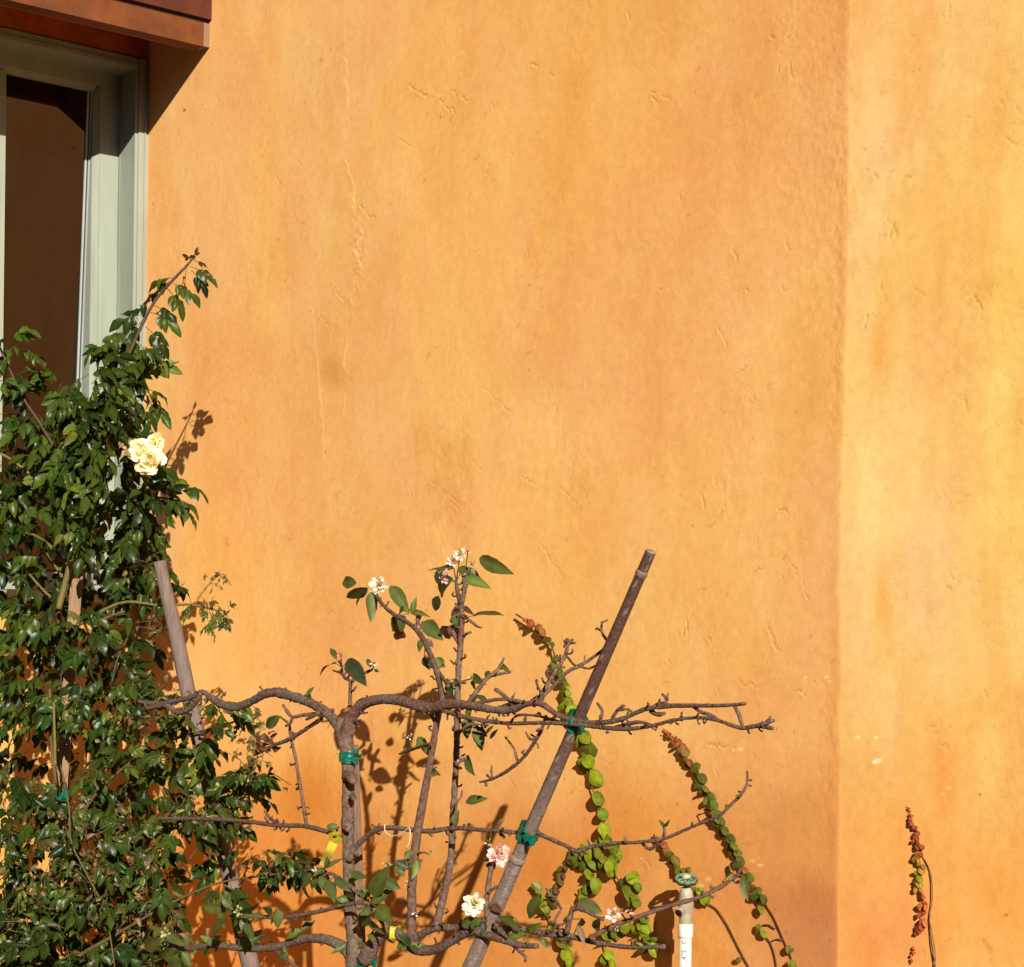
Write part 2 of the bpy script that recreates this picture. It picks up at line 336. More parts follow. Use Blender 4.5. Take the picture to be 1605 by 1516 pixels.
    for (x, y, rx, ry, c) in [(1370, 540, 20, 50, (1, .84, .7)), (1375, 430, 14, 40, (1, .88, .74)), (1370, 930, 14, 60, (1, .80, .6)), (1490, 1210, 34, 70, (1, .76, .55)),
                              (1390, 1280, 70, 110, (1, .86, .66)), (1560, 1400, 100, 150, (1, .84, .66)), (1400, 1460, 70, 80, (1, .85, .95)), (1540, 1120, 60, 60, (1, .9, .72)),
                              (1370, 250, 40, 60, (1, .97, 1.1)), (1390, 280, 18, 30, (1, 1.1, 1.15)), (1580, 180, 60, 180, (1, 1.04, .97)), (1590, 480, 50, 120, (1, 1.04, .9)),
                              (1470, 560, 50, 120, (1, .98, 1.15)), (1440, 920, 60, 120, (1, .99, 1.12)), (1590, 760, 60, 140, (1, 1.04, .88)), (1345, 900, 14, 200, (1, 1.05, 1.1))]:
        d = ((WX - x) / rx) ** 2 + ((WY - y) / ry) ** 2; mul(np.exp(-d) * right, c)
    mul(right * sstep(1150, 1420, WY), (1.0, 0.84, 0.72))
    # worn pale chips
    for (x, y, r) in [(1258, 1086, 4), (1262, 1062, 3), (1296, 1062, 4), (1300, 1068, 3), (1376, 1193, 7), (1370, 1195, 4), (1373, 1157, 4), (1376, 1176, 2), (1110, 1378, 6), (1098, 1388, 5),
                      (1120, 1392, 5), (1005, 1345, 3), (1160, 1174, 5), (1150, 1176, 3), (1478, 1245, 4), (1487, 1236, 4), (1517, 467, 3), (1180, 1350, 4), (1192, 1356, 5), (1188, 1345, 3), (1345, 1156, 4)]:
        d = np.hypot(PX - x + 2.2 * vnoise(PX / 3.0, PY / 3.0, 81, 2), (PY - y) * 1.5 + 2 * vnoise(PX / 3.0, PY / 3.0, 82, 2)) / r
        mul(1 - sstep(0.75, 1.1, d), (1.12, 1.5, 2.3))
    # small dark specks
    for (x, y, r) in [(289, 173, 3.0), (1036, 452, 1.6), (1536, 1245, 2.6), (1577, 1434, 3.2), (240, 320, 1.6), (612, 320, 5), (470, 1105, 1.5)]:
        mul((1 - sstep(0.6, 1.1, np.hypot(PX - x, PY - y) / r)), (0.55, 0.45, 0.35) if r < 4 else (0.93, .88, .8))
    sp = sstep(0.60, 0.72, vnoise(GA * 75, GZ * 75, 91, 2)) * sstep(0.0, 0.5, vnoise(GA * 6, GZ * 5, 92, 3)); mul(sp, (0.80, 0.72, 0.62))
    mul(np.clip(CR, 0, 1) * 0.8, (0.70, 0.58, 0.45))
    grit = vnoise(GA * 330, GZ * 330, 97, 2); mul(np.clip(grit - 0.3, 0, 1) * 0.8, (0.86, 0.80, 0.72))
    C = np.clip(C, 0.0, 0.85)
    na, nz = GA.shape
    V = np.stack([Xb, Yb, GZ], -1).reshape(-1, 3)
    idx = np.arange(na * nz).reshape(na, nz)
    q = np.stack([idx[:-1, :-1], idx[1:, :-1], idx[1:, 1:], idx[:-1, 1:]], -1).reshape(-1, 4)
    return V, q, C.reshape(-1, 3)
def grid_mesh(name, V, q, C, mat, parent):
    me = bpy.data.meshes.new(name); me.vertices.add(len(V)); me.vertices.foreach_set("co", V.astype(np.float32).ravel())
    me.loops.add(q.size); me.loops.foreach_set("vertex_index", q.astype(np.int32).ravel())
    me.polygons.add(len(q)); me.polygons.foreach_set("loop_start", np.arange(0, q.size, 4, dtype=np.int32))
    me.polygons.foreach_set("use_smooth", np.ones(len(q), dtype=bool))
    me.update(calc_edges=True)
    at = me.color_attributes.new("Col", 'FLOAT_COLOR', 'POINT')
    at.data.foreach_set("color", np.concatenate([C, np.ones((len(C), 1))], 1).astype(np.float32).ravel())
    me.materials.append(mat); o = bpy.data.objects.new(name, me); sc.collection.objects.link(o); o.parent = parent; return o
V, q, C = make_wall()
grid_mesh("wall", V, q, C, M['stucco'], bld)
# solid backing so that the wall has real thickness
mb = MB(); abox(mb, -0.3, KA, -0.30, -0.02, -0.05, 4.9, (0.5, 0.3, 0.1)); mb.build("wall_core", M['dark'], bld, False)

# window wall, with the opening
zT = toab(P1(227, 92, 0.02))[2]; bR = 0.004
zTrimIn = toab(P1(213, 107, 0.02))[2]
zSill = toab(P1(60, 926, 0.02))[2]
BL = 3.2                                 # left end of the window, out of frame, widened to cut wall bounce
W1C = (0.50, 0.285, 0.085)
def wallpiece(mb, b0, b1, z0, z1):
    sb = max(2, int((b1 - b0) / 0.05)); sz = max(2, int((z1 - z0) / 0.05)); vs = []; cs = []; fs = []
    for i in range(sb + 1):
        for j in range(sz + 1):
            b = b0 + (b1 - b0) * i / sb; z = z0 + (z1 - z0) * j / sz
            h = 0.0015 * math.sin(b * 13 + z * 4) * math.sin(z * 17 + b * 3)
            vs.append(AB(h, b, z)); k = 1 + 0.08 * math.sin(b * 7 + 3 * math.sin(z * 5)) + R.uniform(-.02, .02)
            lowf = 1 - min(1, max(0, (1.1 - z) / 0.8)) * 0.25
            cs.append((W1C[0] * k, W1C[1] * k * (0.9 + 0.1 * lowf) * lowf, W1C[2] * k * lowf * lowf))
    for i in range(sb):
        for j in range(sz):
            a = i * (sz + 1) + j; fs.append((a, a + 1, a + sz + 2, a + sz + 1))
    mb.add(vs, fs, cs)
mb = MB(); wallpiece(mb, 0.0, BL + 3.0, -0.05, zSill - 0.03); wallpiece(mb, BL, BL + 3.0, zSill - 0.03, zT); wallpiece(mb, 0, BL + 3.0, zT, 4.9)
mb.build("wall", M['stucco'], bld)
mb = MB()
abox(mb, -0.42, -0.34, -0.02, BL + 3, -0.05, 4.9, (.02, .02, .02)); mb.build("room_lining", M['dark'], bld, False)

win = bpy.data.objects.new("window", None); sc.collection.objects.link(win); win.parent = bld
WC = (0.262, 0.285, 0.232)
def bof(px, py, E): return toab(P1(px, py, E))[1]
bT = bof(212, 290, 0.02)                                    # inner edge of trim
aS = -0.095                                                 # face of the sash stile
bS = bof(188, 290, aS); bG = bof(150, 290, aS)
zS = toab(P1(184, 113, aS))[2]; zG = toab(P1(153, 140, aS))[2]
bM = bof(8, 300, aS)                                        # mullion at the left border
fr = MB()
# trim: stepped moulding
tz0 = zSill
def tri(a0, a1, b0, b1, z0, z1): abox(fr, a0, a1, b0, b1, z0, z1, WC)
tri(-0.08, 0.018, 0.0, bT * 0.28, tz0, zT - 0.003); tri(-0.08, 0.024, bT * 0.28, bT * 0.36, tz0, zT - 0.003); tri(-0.08, 0.020, bT * 0.36, bT * 0.78, tz0, zT - 0.003); tri(-0.08, 0.014, bT * 0.78, bT, tz0, zT - 0.003)
tri(-0.08, 0.019, bT, BL, zTrimIn + 0.012, zT - 0.003); tri(-0.08, 0.024, bT, BL, zTrimIn, zTrimIn + 0.012)
tri(-0.33, -0.082, 0.0, bT, tz0, zT - 0.003); tri(-0.33, -0.082, bT, BL, zTrimIn, zT - 0.003)
# jamb pieces with a groove
tri(-0.33, aS + 0.004, bT, bS - 0.004, tz0, zTrimIn - 0.0005)
tri(-0.33, aS + 0.004, bT + 0.001, BL, zS + 0.010, zTrimIn - 0.001)
abox(fr, aS + 0.001, aS + 0.003, bS, BL, zS - 0.001, zS + 0.0095, (.012, .011, .01))  # near-black strip painted in for the shade in the gap above the sash
fr.build("frame", M['paint'], win, False)
sash = MB()
def sx(a0, a1, b0, b1, z0, z1): abox(sash, a0, a1, b0, b1, z0, z1, WC)
g0 = zSill + 0.06
sx(-0.30, aS, bS, bG - 0.012, tz0 + 0.004, zS); sx(-0.30, aS, bG - 0.012, BL, zG + 0.012, zS - 0.0005)
# bevelled beads towards the glass
def bead(b0, b1, a0, a1):
    box8(sash, [AB(-0.30, b0, g0), AB(a0, b0, g0), AB(a1, b1, g0), AB(-0.30, b1, g0), AB(-0.30, b0, zG + 0.011), AB(a0, b0, zG + 0.011), AB(a1, b1, zG), AB(-0.30, b1, zG)], WC)
bead(bG - 0.0115, bG + 0.004, aS - 0.001, aS - 0.020)
box8(sash, [AB(-0.30, bG, zG + 0.0115), AB(aS - 0.001, bG, zG + 0.0115), AB(aS - 0.001, BL, zG + 0.0115), AB(-0.30, BL, zG + 0.0115),
            AB(-0.30, bG, zG - 0.004), AB(aS - 0.02, bG, zG - 0.004), AB(aS - 0.02, BL, zG - 0.004), AB(-0.30, BL, zG - 0.004)][::-1], WC)
sx(-0.30, aS - 0.0008, bM, bM + 0.05, g0, zG - 0.004); sx(-0.30, aS - 0.0005, bS, BL, tz0 + 0.005, g0)
sx(-0.30, aS - 0.0009, bM + 0.9, bM + 0.95, g0, zG - 0.004)
sash.build("sash", M['paint'], win, False)
sp = MB()
for (e, b0, b1, c) in [(.0075, bG + 0.004, bG + 0.008, (0.30, 0.32, 0.33)), (.003, bG + 0.008, bG + 0.0125, (0.03, 0.03, 0.03)), (.005, bG + 0.0125, bG + 0.018, (0.34, 0.37, 0.36))]:
    box8(sp, [AB(-0.30, b0, g0), AB(-0.210 + e, b0, g0), AB(-0.210 + e, b1, g0), AB(-0.30, b1, g0), AB(-0.30, b0, zG - 0.005), AB(-0.125 + e, b0, zG - 0.005), AB(-0.125 + e, b1, zG - 0.005), AB(-0.30, b1, zG - 0.005)], c)
sp.build("glazing_strip", M['paint'], win, False)
pn = MB()
def tpane(b0, b1):   # each pane leans a little, its head towards the garden
    z0, z1 = g0 - 0.002, zG - 0.003
    box8(pn, [AB(-0.215, b0, z0), AB(-0.210, b0, z0), AB(-0.210, b1, z0), AB(-0.215, b1, z0), AB(-0.130, b0, z1), AB(-0.125, b0, z1), AB(-0.125, b1, z1), AB(-0.130, b1, z1)], (0, 0, 0))
tpane(bG + 0.001, bM + 0.001); tpane(bM + 0.049, bM + 0.9); tpane(bM + 0.95, BL - 0.01)
pn.build("pane", gl, win, False)
si = MB(); abox(si, -0.19, 0.045, 0.0, BL + 0.03, zSill - 0.030, zSill, WC); si.build("sill", M['paint'], win, False)

# awning
aF, _, zF = toab(P(328, 75, 0.0)); zF1 = toab(P(329, 38, 0.0))[2]
aw = bpy.data.objects.new("awning", None); sc.collection.objects.link(aw); aw.parent = bld
RC = (0.128, 0.034, 0.0065); RC2 = (0.075, 0.015, 0.005)
be = MB(); bl = BL + 0.3
abox(be, aF - 0.004, aF, 0.019, bl, zF, zF1, RC); abox(be, aF - 0.05, aF - 0.0045, 0.019, bl, zF + 0.001, zF + 0.008, RC)
abox(be, aF - 0.05, aF - 0.0045, 0.019, bl, zF1 - 0.01, zF1 - 0.001, RC); be.build("beam", M['rust'], aw, False)
ep = MB(); abox(ep, aF - 0.05, aF + 0.0015, 0.0, 0.0185, zF, zF1, (0.20, 0.125, 0.075)); ep.build("end_patch", M['rust'], aw, False)
rf = MB(); abox(rf, aF - 0.10, aF + 0.012, 0.0, bl, zF1 + 0.010, zF1 + 0.20, RC2)
abox(rf, 0.0, aF - 0.1005, 0.0, bl, zF1 + 0.15, zF1 + 0.20, (.42, .12, .03)); abox(rf, aF - 0.106, aF - 0.101, 0.0, bl, zF1 + 0.01, zF1 + 0.149, (.42, .12, .03)); abox(rf, aF - 0.062, aF - 0.0505, 0.0, bl, zF + 0.004, zF1 + 0.009, (.42, .12, .03))  # inner faces coloured lighter to lift their dark reflection in the glass
abox(rf, aF - 0.09, aF - 0.002, 0.0, bl, zF1, zF1 + 0.0095, (0.03, 0.012, 0.008)); rf.build("roof_slab", M['rust'], aw, False)  # near-black strip paints the shadow gap between beam and slab
hd = MB(); abox(hd, 0.0025, 0.012, 0.0, bl, zT + 0.003, zF1 + 0.149, (0.42, 0.10, 0.022)); hd.build("header_board", M['rust'], aw, False)
# deep eaves added out of view to cut sky and bounce light
ev = MB(); abox(ev, 0.0, 0.9, 0.0, BL + 3.0, 3.75, 3.85, (0.10, 0.05, 0.03)); abox(ev, -3.0, KA + 4.0, -3.0, 1.0, 4.30, 4.42, (0.10, 0.05, 0.03)); abox(ev, -3.0, 0.9, 1.0, BL + 3.5, 4.30, 4.42, (0.10, 0.05, 0.03)); ev.build("light_blocking_eaves", M['rust'], bld, False)
# ground
gm = MB(); gm.add([(-40, -40, 0), (40, -40, 0), (40, 40, 0), (-40, 40, 0)], [(0, 1, 2, 3)], (0.09, 0.055, 0.03))
gc = 0
g = gm.build("ground", M['soil'], None, False); g['kind'] = 'structure'

hg = MB(); rh = random.Random(77)  # leaf screen added behind the viewer to block low sky light on the walls
for i in range(1500):
    k = rh.random()
    if k < .6: x = rh.uniform(-9, 10); y = -9 + rh.uniform(-.5, .5)
    elif k < .8: x = -9 + rh.uniform(-.5, .5); y = rh.uniform(-9, 1)
    else: x = 10 + rh.uniform(-.5, .5); y = rh.uniform(-9, 4)
    c = Vector((x, y, rh.uniform(0, 4.3)))
    for j in range(4):
        u = Vector((rh.gauss(0, 1), rh.gauss(0, 1), rh.gauss(0, 1))).normalized() * .28; v = u.cross(Vector((rh.gauss(0, 1), rh.gauss(0, 1), rh.gauss(0, 1)))).normalized() * .2; o_ = c + Vector((rh.gauss(0, .25), rh.gauss(0, .25), rh.gauss(0, .25)))
        hg.add([o_ - u, o_ + v, o_ + u, o_ - v], [(0, 1, 2, 3)], (.03, .045, .015))
tag(hg.build("sky_blocking_screen", M['apple'], None, False), "unseen dark green leaf screen added behind the viewer to block low sky light", "sky_blocking_screen")
# ------------------------------------------------------------------ espalier apple tree
tree = thing("apple_tree", "espalier apple tree with white blossoms and horizontal knotty grey brown limbs", "tree")
BK = (0.138, 0.080, 0.055); BK2 = (0.122, 0.060, 0.042); BK3 = (0.135, 0.092, 0.070); TW = (0.125, 0.066, 0.046)
def barkf(c0, c1, seed):
    rr = random.Random(seed); ph = rr.uniform(0, 6)
    def f(t, k):
        s = 0.5 + 0.5 * math.sin(ph + t * 31 + 2 * math.sin(k * 6.28 + t * 9)); return jit(mix(c0, c1, s), 0.16)
    return f
def ppath(pts): return pts
def spurs(mb, pts, D0, D1, n, rr, lmin=3, lmax=8, col=TW):
    for _ in range(n):
        i = rr.randrange(len(pts) - 1); t = rr.random()
        x = pts[i][0] + (pts[i + 1][0] - pts[i][0]) * t; y = pts[i][1] + (pts[i + 1][1] - pts[i][1]) * t
        f = (i + t) / (len(pts) - 1); D = D0 + (D1 - D0) * f; r0 = pts[i][2]
        dx = pts[i + 1][0] - pts[i][0]; dy = pts[i + 1][1] - pts[i][1]; L = math.hypot(dx, dy) or 1
        s = rr.choice([-1, 1]); nx, ny = -dy / L * s, dx / L * s; l = rr.uniform(lmin, lmax)
        fx, fy = dx / L * rr.uniform(-.2, .7), dy / L * rr.uniform(-.2, .7)
        q = [(x, y, 2.0), (x + (nx + fx) * l * 0.6 + r0 * nx * .6, y + (ny + fy) * l * 0.6 + r0 * ny * .6, 1.5), (x + (nx + fx * 1.7) * l + r0 * nx * .6, y + (ny + fy * 1.7) * l + r0 * ny * .6, 1.6)]
        tube(mb, pathD(q, D, D + rr.uniform(-.02, .02)), col, 5, 0.004, 0.15)
        if rr.random() < .6:
            e = q[2]; tube(mb, pathD([(e[0], e[1], 2.0), (e[0] + rr.uniform(-5, 5), e[1] - rr.uniform(0, 6), 1.3)], D), col, 5, 0.004, 0.15)
TP = []
def limb(name, pts, D0, D1, c0=BK, c1=BK3, nsp=0, seed=1, sides=10, rough=0.09, extra=None):
    mb = MB(); rr = random.Random(seed)
    P4 = pathD(pts, D0, D1, .87); TP.extend(Vector(q[:3]) for q in spline(P4, .01)); tube(mb, P4, c0, sides, 0.007, rough, 0.05, barkf(c0, c1, seed))
    if nsp: spurs(mb, pts, D0, D1, int(nsp * 1.9), rr)
    for (q, d0, d1) in (extra or []):
        TP.extend(Vector(w_[:3]) for w_ in spline(pathD(q, d0, d1), .008)); tube(mb, pathD(q, d0, d1), TW, 6, 0.005, 0.14, 0.06, barkf(TW, BK3, seed + 5))
    return mb.build(name, M['bark'], tree)
DT = 0.67; DC = 0.62
limb("trunk", [(556, 2380, 30), (556, 1800, 25), (558, 1580, 23), (559, 1516, 21), (556, 1480, 15), (549, 1430, 11.4), (547, 1380, 10.4), (546, 1330, 11), (545, 1290, 11.4), (546, 1230, 11.2), (545, 1185, 13), (541, 1160, 15), (538, 1140, 15), (533, 1128, 10)], DT, DT,
     (0.118, 0.082, 0.060), (0.145, 0.085, 0.058), 0, 2, 16, 0.05,
     [([(543, 1215, 9), (551, 1220, 9), (554, 1226, 5)], DT + .01, DT + .02), ([(540, 1298, 5), (546, 1300, 4)], DT + .015, DT + .02), ([(552, 1250, 6), (554, 1252, 3)], DT + .01, DT + .02)])
RC1 = [(540, 1160, 13), (546, 1142, 14), (551, 1125, 12.5), (560, 1111, 11), (573, 1102, 10), (600, 1096, 9.5), (630, 1099, 9.5), (660, 1107, 10), (680, 1109, 9.5), (700, 1104, 9), (730, 1105, 8), (770, 1112, 7), (800, 1113, 6.5), (828, 1103, 5.5), (850, 1104, 5.5), (870, 1118, 5), (900, 1130, 5), (940, 1133, 5), (975, 1127, 4.5), (1010, 1112, 4.5), (1045, 1107, 4.5), (1085, 1106, 4), (1130, 1106, 3.6), (1168, 1103, 3.4)]
limb("branch", RC1, DT, DC, BK2, BK3, 18, 3, 12, 0.10,
     [([(1085, 1106, 3), (1098, 1116, 3), (1112, 1120, 3), (1130, 1131, 3)], DC, DC), ([(1150, 1104, 3.4), (1158, 1120, 3.2), (1164, 1140, 3)], DC, DC),
      ([(775, 1112, 3), (800, 1104, 2.8), (830, 1103, 3)], DC, DC), ([(748, 1102, 3), (790, 1096, 2.8), (835, 1104, 3)], DC + .02, DC), ([(775, 1080, 3.5), (790, 1090, 3.3), (806, 1106, 3.5)], DC + .02, DC),
      ([(735, 1100, 4), (750, 1080, 3.6), (765, 1062, 3.2), (780, 1050, 3), (789, 1034, 2)], DC, .55), ([(768, 1060, 3), (785, 1056, 2.4), (798, 1054, 2)], .57, .55), ([(1035, 1108, 3), (1045, 1098, 3), (1038, 1088, 2)], DC, DC), ([(1045, 1098, 2.5), (1047, 1086, 1.8)], DC, DC), ([(940, 1130, 2.6), (944, 1115, 2.5), (936, 1102, 2)], DC, DC), ([(960, 1126, 3), (968, 1113, 3), (978, 1106, 2)], DC, DC), ([(968, 1113, 2.5), (985, 1112, 2), (992, 1118, 1.8)], DC, DC),
      ([(1020, 1114, 4), (1030, 1120, 4), (1042, 1118, 3)], DC, DC), ([(1026, 1108, 4), (1036, 1103, 4), (1048, 1105, 3)], DC, DC)])
limb("branch", [(686, 1108, 6), (700, 1114, 6), (725, 1123, 4.5), (760, 1130, 4), (800, 1134, 3.8), (850, 1133, 3.8), (895, 1135, 4), (940, 1140, 4), (980, 1143, 3.8), (1020, 1138, 3.4), (1060, 1128, 3.4), (1100, 1125, 3.4), (1130, 1131, 3.6), (1160, 1141, 4), (1185, 1138, 4.4), (1200, 1134, 4.2), (1213, 1129, 3)], DT - .02, DC, TW, BK3, 16, 4, 9, 0.12,
     [([(1190, 1137, 4), (1202, 1140, 4), (1212, 1142, 2.6)], DC, DC), ([(1196, 1136, 3), (1206, 1128, 3), (1208, 1122, 1.6)], DC, DC), ([(960, 1142, 3), (1000, 1132, 3), (1030, 1140, 2)], DC, DC), ([(800, 1134, 2.2), (810, 1122, 2), (840, 1122, 2), (880, 1132, 2.4), (900, 1135, 3)], DC + .01, DC)])
limb("branch", [(836, 1106, 4.4), (848, 1090, 4.4), (860, 1070, 4.2), (872, 1050, 4), (885, 1030, 3.6), (891, 1010, 3.4), (897, 1003, 2.6)], DC, 0.5, TW, BK3, 6, 5, 7, 0.12,
     [([(845, 1098, 3), (868, 1075, 3), (890, 1053, 3), (910, 1043, 3), (930, 1030, 2.6), (950, 1014, 2.4), (952, 1006, 2.2), (944, 992, 2.2), (943, 975, 1.8)], DC, .52), ([(944, 990, 2), (936, 985, 1.8), (934, 987, 1.2)], .55, .52), ([(943, 976, 1.8), (952, 972, 1.2)], .55, .52),
      ([(908, 1044, 2), (922, 1048, 2), (936, 1042, 1.5)], DC, .55), ([(893, 1010, 3.6), (889, 1003, 4), (884, 1015, 1.5)], .5, .5), ([(849, 1088, 2.2), (842, 1074, 2), (841, 1066, 2.2)], DC, .55), ([(862, 1066, 2.2), (856, 1056, 2), (858, 1050, 2)], DC, .55), ([(888, 1028, 2), (900, 1042, 1.8), (912, 1046, 1.5)], DC, .55)])
limb("branch", [(856, 1122, 3.4), (848, 1145, 3.4), (836, 1166, 3.4), (820, 1188, 3.4), (800, 1205, 3.4), (786, 1214, 3.2), (770, 1222, 2.4), (752, 1226, 1.8)], DC, .6, TW, BK3, 6, 6, 7, 0.12,
     [([(838, 1162, 2), (828, 1155, 1.8), (824, 1147, 1.4)], .6, .6), ([(813, 1196, 2.4), (809, 1186, 2.2), (806, 1174, 2), (796, 1160, 1.4)], .6, .6), ([(772, 1220, 2), (770, 1208, 2), (771, 1200, 1.4)], .6, .6)])
limb("shoot", [(684, 1452, 8), (690, 1425, 7), (698, 1393, 7), (706, 1350, 6.4), (710, 1287, 6.4), (713, 1235, 6), (716, 1169, 5.8), (717, 1116, 6), (718, 1060, 5.6), (722, 1010, 5.2), (724, 970, 5), (722, 945, 5.4), (717, 928, 4), (715, 912, 2.6)], DT, 0.34, BK2, BK3, 18, 7, 9, 0.09,
     [([(723, 945, 4), (728, 925, 4), (727, 908, 3.4)], .40, .35), ([(724, 966, 2.5), (738, 974, 2.5), (748, 982, 2), (755, 984, 1.6)], .42, .42), ([(722, 1002, 3), (730, 994, 2.5), (739, 991, 2)], .44, .42), ([(720, 1012, 2.2), (712, 998, 2), (703, 986, 1.4)], .44, .42), ([(727, 925, 3), (732, 918, 2.4)], .38, .36), ([(718, 1150, 3), (735, 1136, 2.6), (748, 1136, 2), (762, 1140, 1.6)], .58, .56), ([(714, 1200, 2.4), (724, 1192, 2), (733, 1186, 1.6)], .6, .58), ([(712, 1262, 2.4), (722, 1250, 1.8), (724, 1240, 1.5)], .62, .6)])
limb("shoot", [(645, 1487, 9), (645, 1440, 8.6), (646, 1380, 8.4), (653, 1314, 8), (662, 1261, 7.4), (674, 1195, 6.4), (683, 1142, 6), (688, 1116, 6)], DT + .01, .62, (0.12, 0.07, 0.05), BK2, 5, 8, 11, 0.06,
     [([(676, 1166, 3), (660, 1170, 2.6), (645, 1175, 2.4), (626, 1182, 1.6)], .65, .6), ([(684, 1140, 3), (676, 1122, 2.5), (658, 1112, 2)], .63, .62), ([(645, 1360, 3), (640, 1350, 2.4), (638, 1334, 2)], .67, .66), ([(655, 1338, 2), (664, 1336, 1.8), (673, 1340, 1.2)], .66, .66)])
limb("shoot", [(694, 1100, 5.5), (690, 1075, 5.6), (682, 1045, 5.4), (672, 1020, 5.2), (660, 997, 4.8), (645, 980, 4.2), (620, 965, 3.8), (602, 950, 3.4), (590, 934, 3.4)], DC, .36, BK2, BK3, 5, 9, 9, 0.10,
     [([(703, 1076, 3), (690, 1056, 2.5), (680, 1036, 2)], DC, .5), ([(655, 985, 4), (655, 970, 4), (662, 960, 3)], .42, .38)])
limb("shoot", [(549, 1106, 4), (549, 1085, 3.6), (549, 1068, 3.6), (541, 1063, 3), (535, 1055, 2.6), (528, 1053, 2), (522, 1051, 1.6)], DT, .6, TW, BK, 3, 10, 7, .12,
     [([(549, 1070, 3), (556, 1064, 2.6), (568, 1057, 2.4), (583, 1050, 2.2)], .62, .58), ([(536, 1057, 2.4), (536, 1046, 2), (532, 1036, 1.6)], .6, .58)])
limb("branch", [(545, 1158, 12), (536, 1142, 12.5), (526, 1131, 11), (512, 1117, 9), (493, 1105, 8.5), (471, 1096, 8.5), (450, 1089, 8.5), (434, 1085, 9), (415, 1088, 8.4), (397, 1098, 7.4), (376, 1107, 7.2), (362, 1109, 7.4), (346, 1103, 7), (330, 1093, 6), (317, 1085, 5), (300, 1093, 4.6), (270, 1100, 4.4), (245, 1103, 4), (218, 1100, 3.4)], DT, .7, (0.14, 0.085, 0.06), (0.10, 0.085, 0.07), 6, 11, 12, .12,
     [([(316, 1086, 4), (308, 1100, 4.4), (295, 1112, 4.6), (277, 1117, 5), (262, 1106, 4.6), (245, 1107, 4.2), (225, 1112, 3.6)], .7, .7), ([(504, 1127, 3.6), (488, 1137, 3.4), (473, 1147, 3.4), (453, 1159, 3.2), (435, 1166, 3.4), (415, 1175, 3), (399, 1183, 2.4)], DT, .66),
      ([(493, 1119, 3), (475, 1121, 2.8), (459, 1124, 2.6), (450, 1115, 2.8), (443, 1104, 2)], DT, .69), ([(450, 1090, 2.4), (448, 1078, 1.6)], DT, DT), ([(320, 1086, 2), (306, 1084, 1.6)], .7, .7), ([(459, 1124, 2.4), (454, 1135, 2.4), (448, 1138, 2)], .68, .68), ([(512, 1113, 4), (502, 1106, 3), (503, 1099, 2)], .68, .68), ([(500, 1116, 3), (492, 1122, 3), (480, 1128, 2)], .69, .69)])
limb("shoot", [(454, 1136, 2.4), (456, 1157, 2.8), (463, 1186, 3.2), (468, 1217, 3.2), (475, 1258, 3.4), (480, 1292, 3.8)], .66, .66, TW, BK, 6, 12, 7, .12)
limb("branch", [(530, 1314, 5), (518, 1306, 4.6), (500, 1300, 4.4), (477, 1295, 4.4), (455, 1294, 4.2), (426, 1293, 4), (390, 1288, 4), (330, 1284, 3.8), (250, 1283, 3.4)], DT, .66, TW, BK3, 5, 13, 8, .10,
     [([(434, 1290, 2.8), (424, 1283, 2.5), (415, 1272, 2)], .66, .66)])
limb("branch", [(547, 1350, 6), (553, 1336, 5.4), (564, 1321, 5), (584, 1304, 4.8), (603, 1298, 4.6), (624, 1298, 4.6), (645, 1301, 4.4), (677, 1303, 4.6), (711, 1298, 4.6), (756, 1301, 4.2), (790, 1303, 4), (813, 1305, 4), (832, 1301, 4), (853, 1311, 4.2), (885, 1325, 4), (905, 1335, 4), (927, 1327, 3.8), (964, 1322, 3.6), (1003, 1320, 3.4), (1043, 1314, 3.2), (1069, 1303, 3), (1100, 1290, 3), (1128, 1278, 3), (1145, 1262, 3), (1160, 1247, 2.8), (1171, 1228, 2.6), (1171, 1209, 1.8)], DT + .01, .55, TW, BK3, 10, 14, 9, .10,
     [([(980, 1321, 2.4), (980, 1312, 2.2)], .6, .6), ([(1005, 1320, 2.8), (1018, 1331, 2.8), (1036, 1320, 2.2)], .58, .58), ([(1040, 1312, 2.6), (1042, 1303, 2.4), (1040, 1295, 1.8)], .57, .57), ([(775, 1300, 3), (782, 1290, 2.5), (786, 1284, 2)], .62, .62), ([(784, 1305, 3), (790, 1313, 2.5)], .62, .62)])
limb("branch", [(552, 1500, 12), (540, 1486, 11.5), (526, 1478, 10.5), (508, 1472, 9), (481, 1471, 7.6), (458, 1477, 7.2), (429, 1485, 7), (386, 1487, 6.4), (350, 1483, 6), (325, 1482, 6), (295, 1487, 5.4), (276, 1483, 5), (264, 1477, 4.6), (254, 1470, 3.6)], DT, .72, (0.13, 0.085, 0.06), BK3, 7, 15, 10, .08,
     [([(430, 1489, 4), (448, 1502, 3.6), (466, 1518, 3)], .69, .69)])
limb("branch", [(596, 1440, 5), (579, 1418, 4.4), (560, 1415, 4), (545, 1418, 4), (508, 1427, 4), (473, 1434, 4), (439, 1438, 3.8), (402, 1437, 3.6), (373, 1439, 3.2)], .70, .74, TW, BK3, 4, 16, 8, .10)
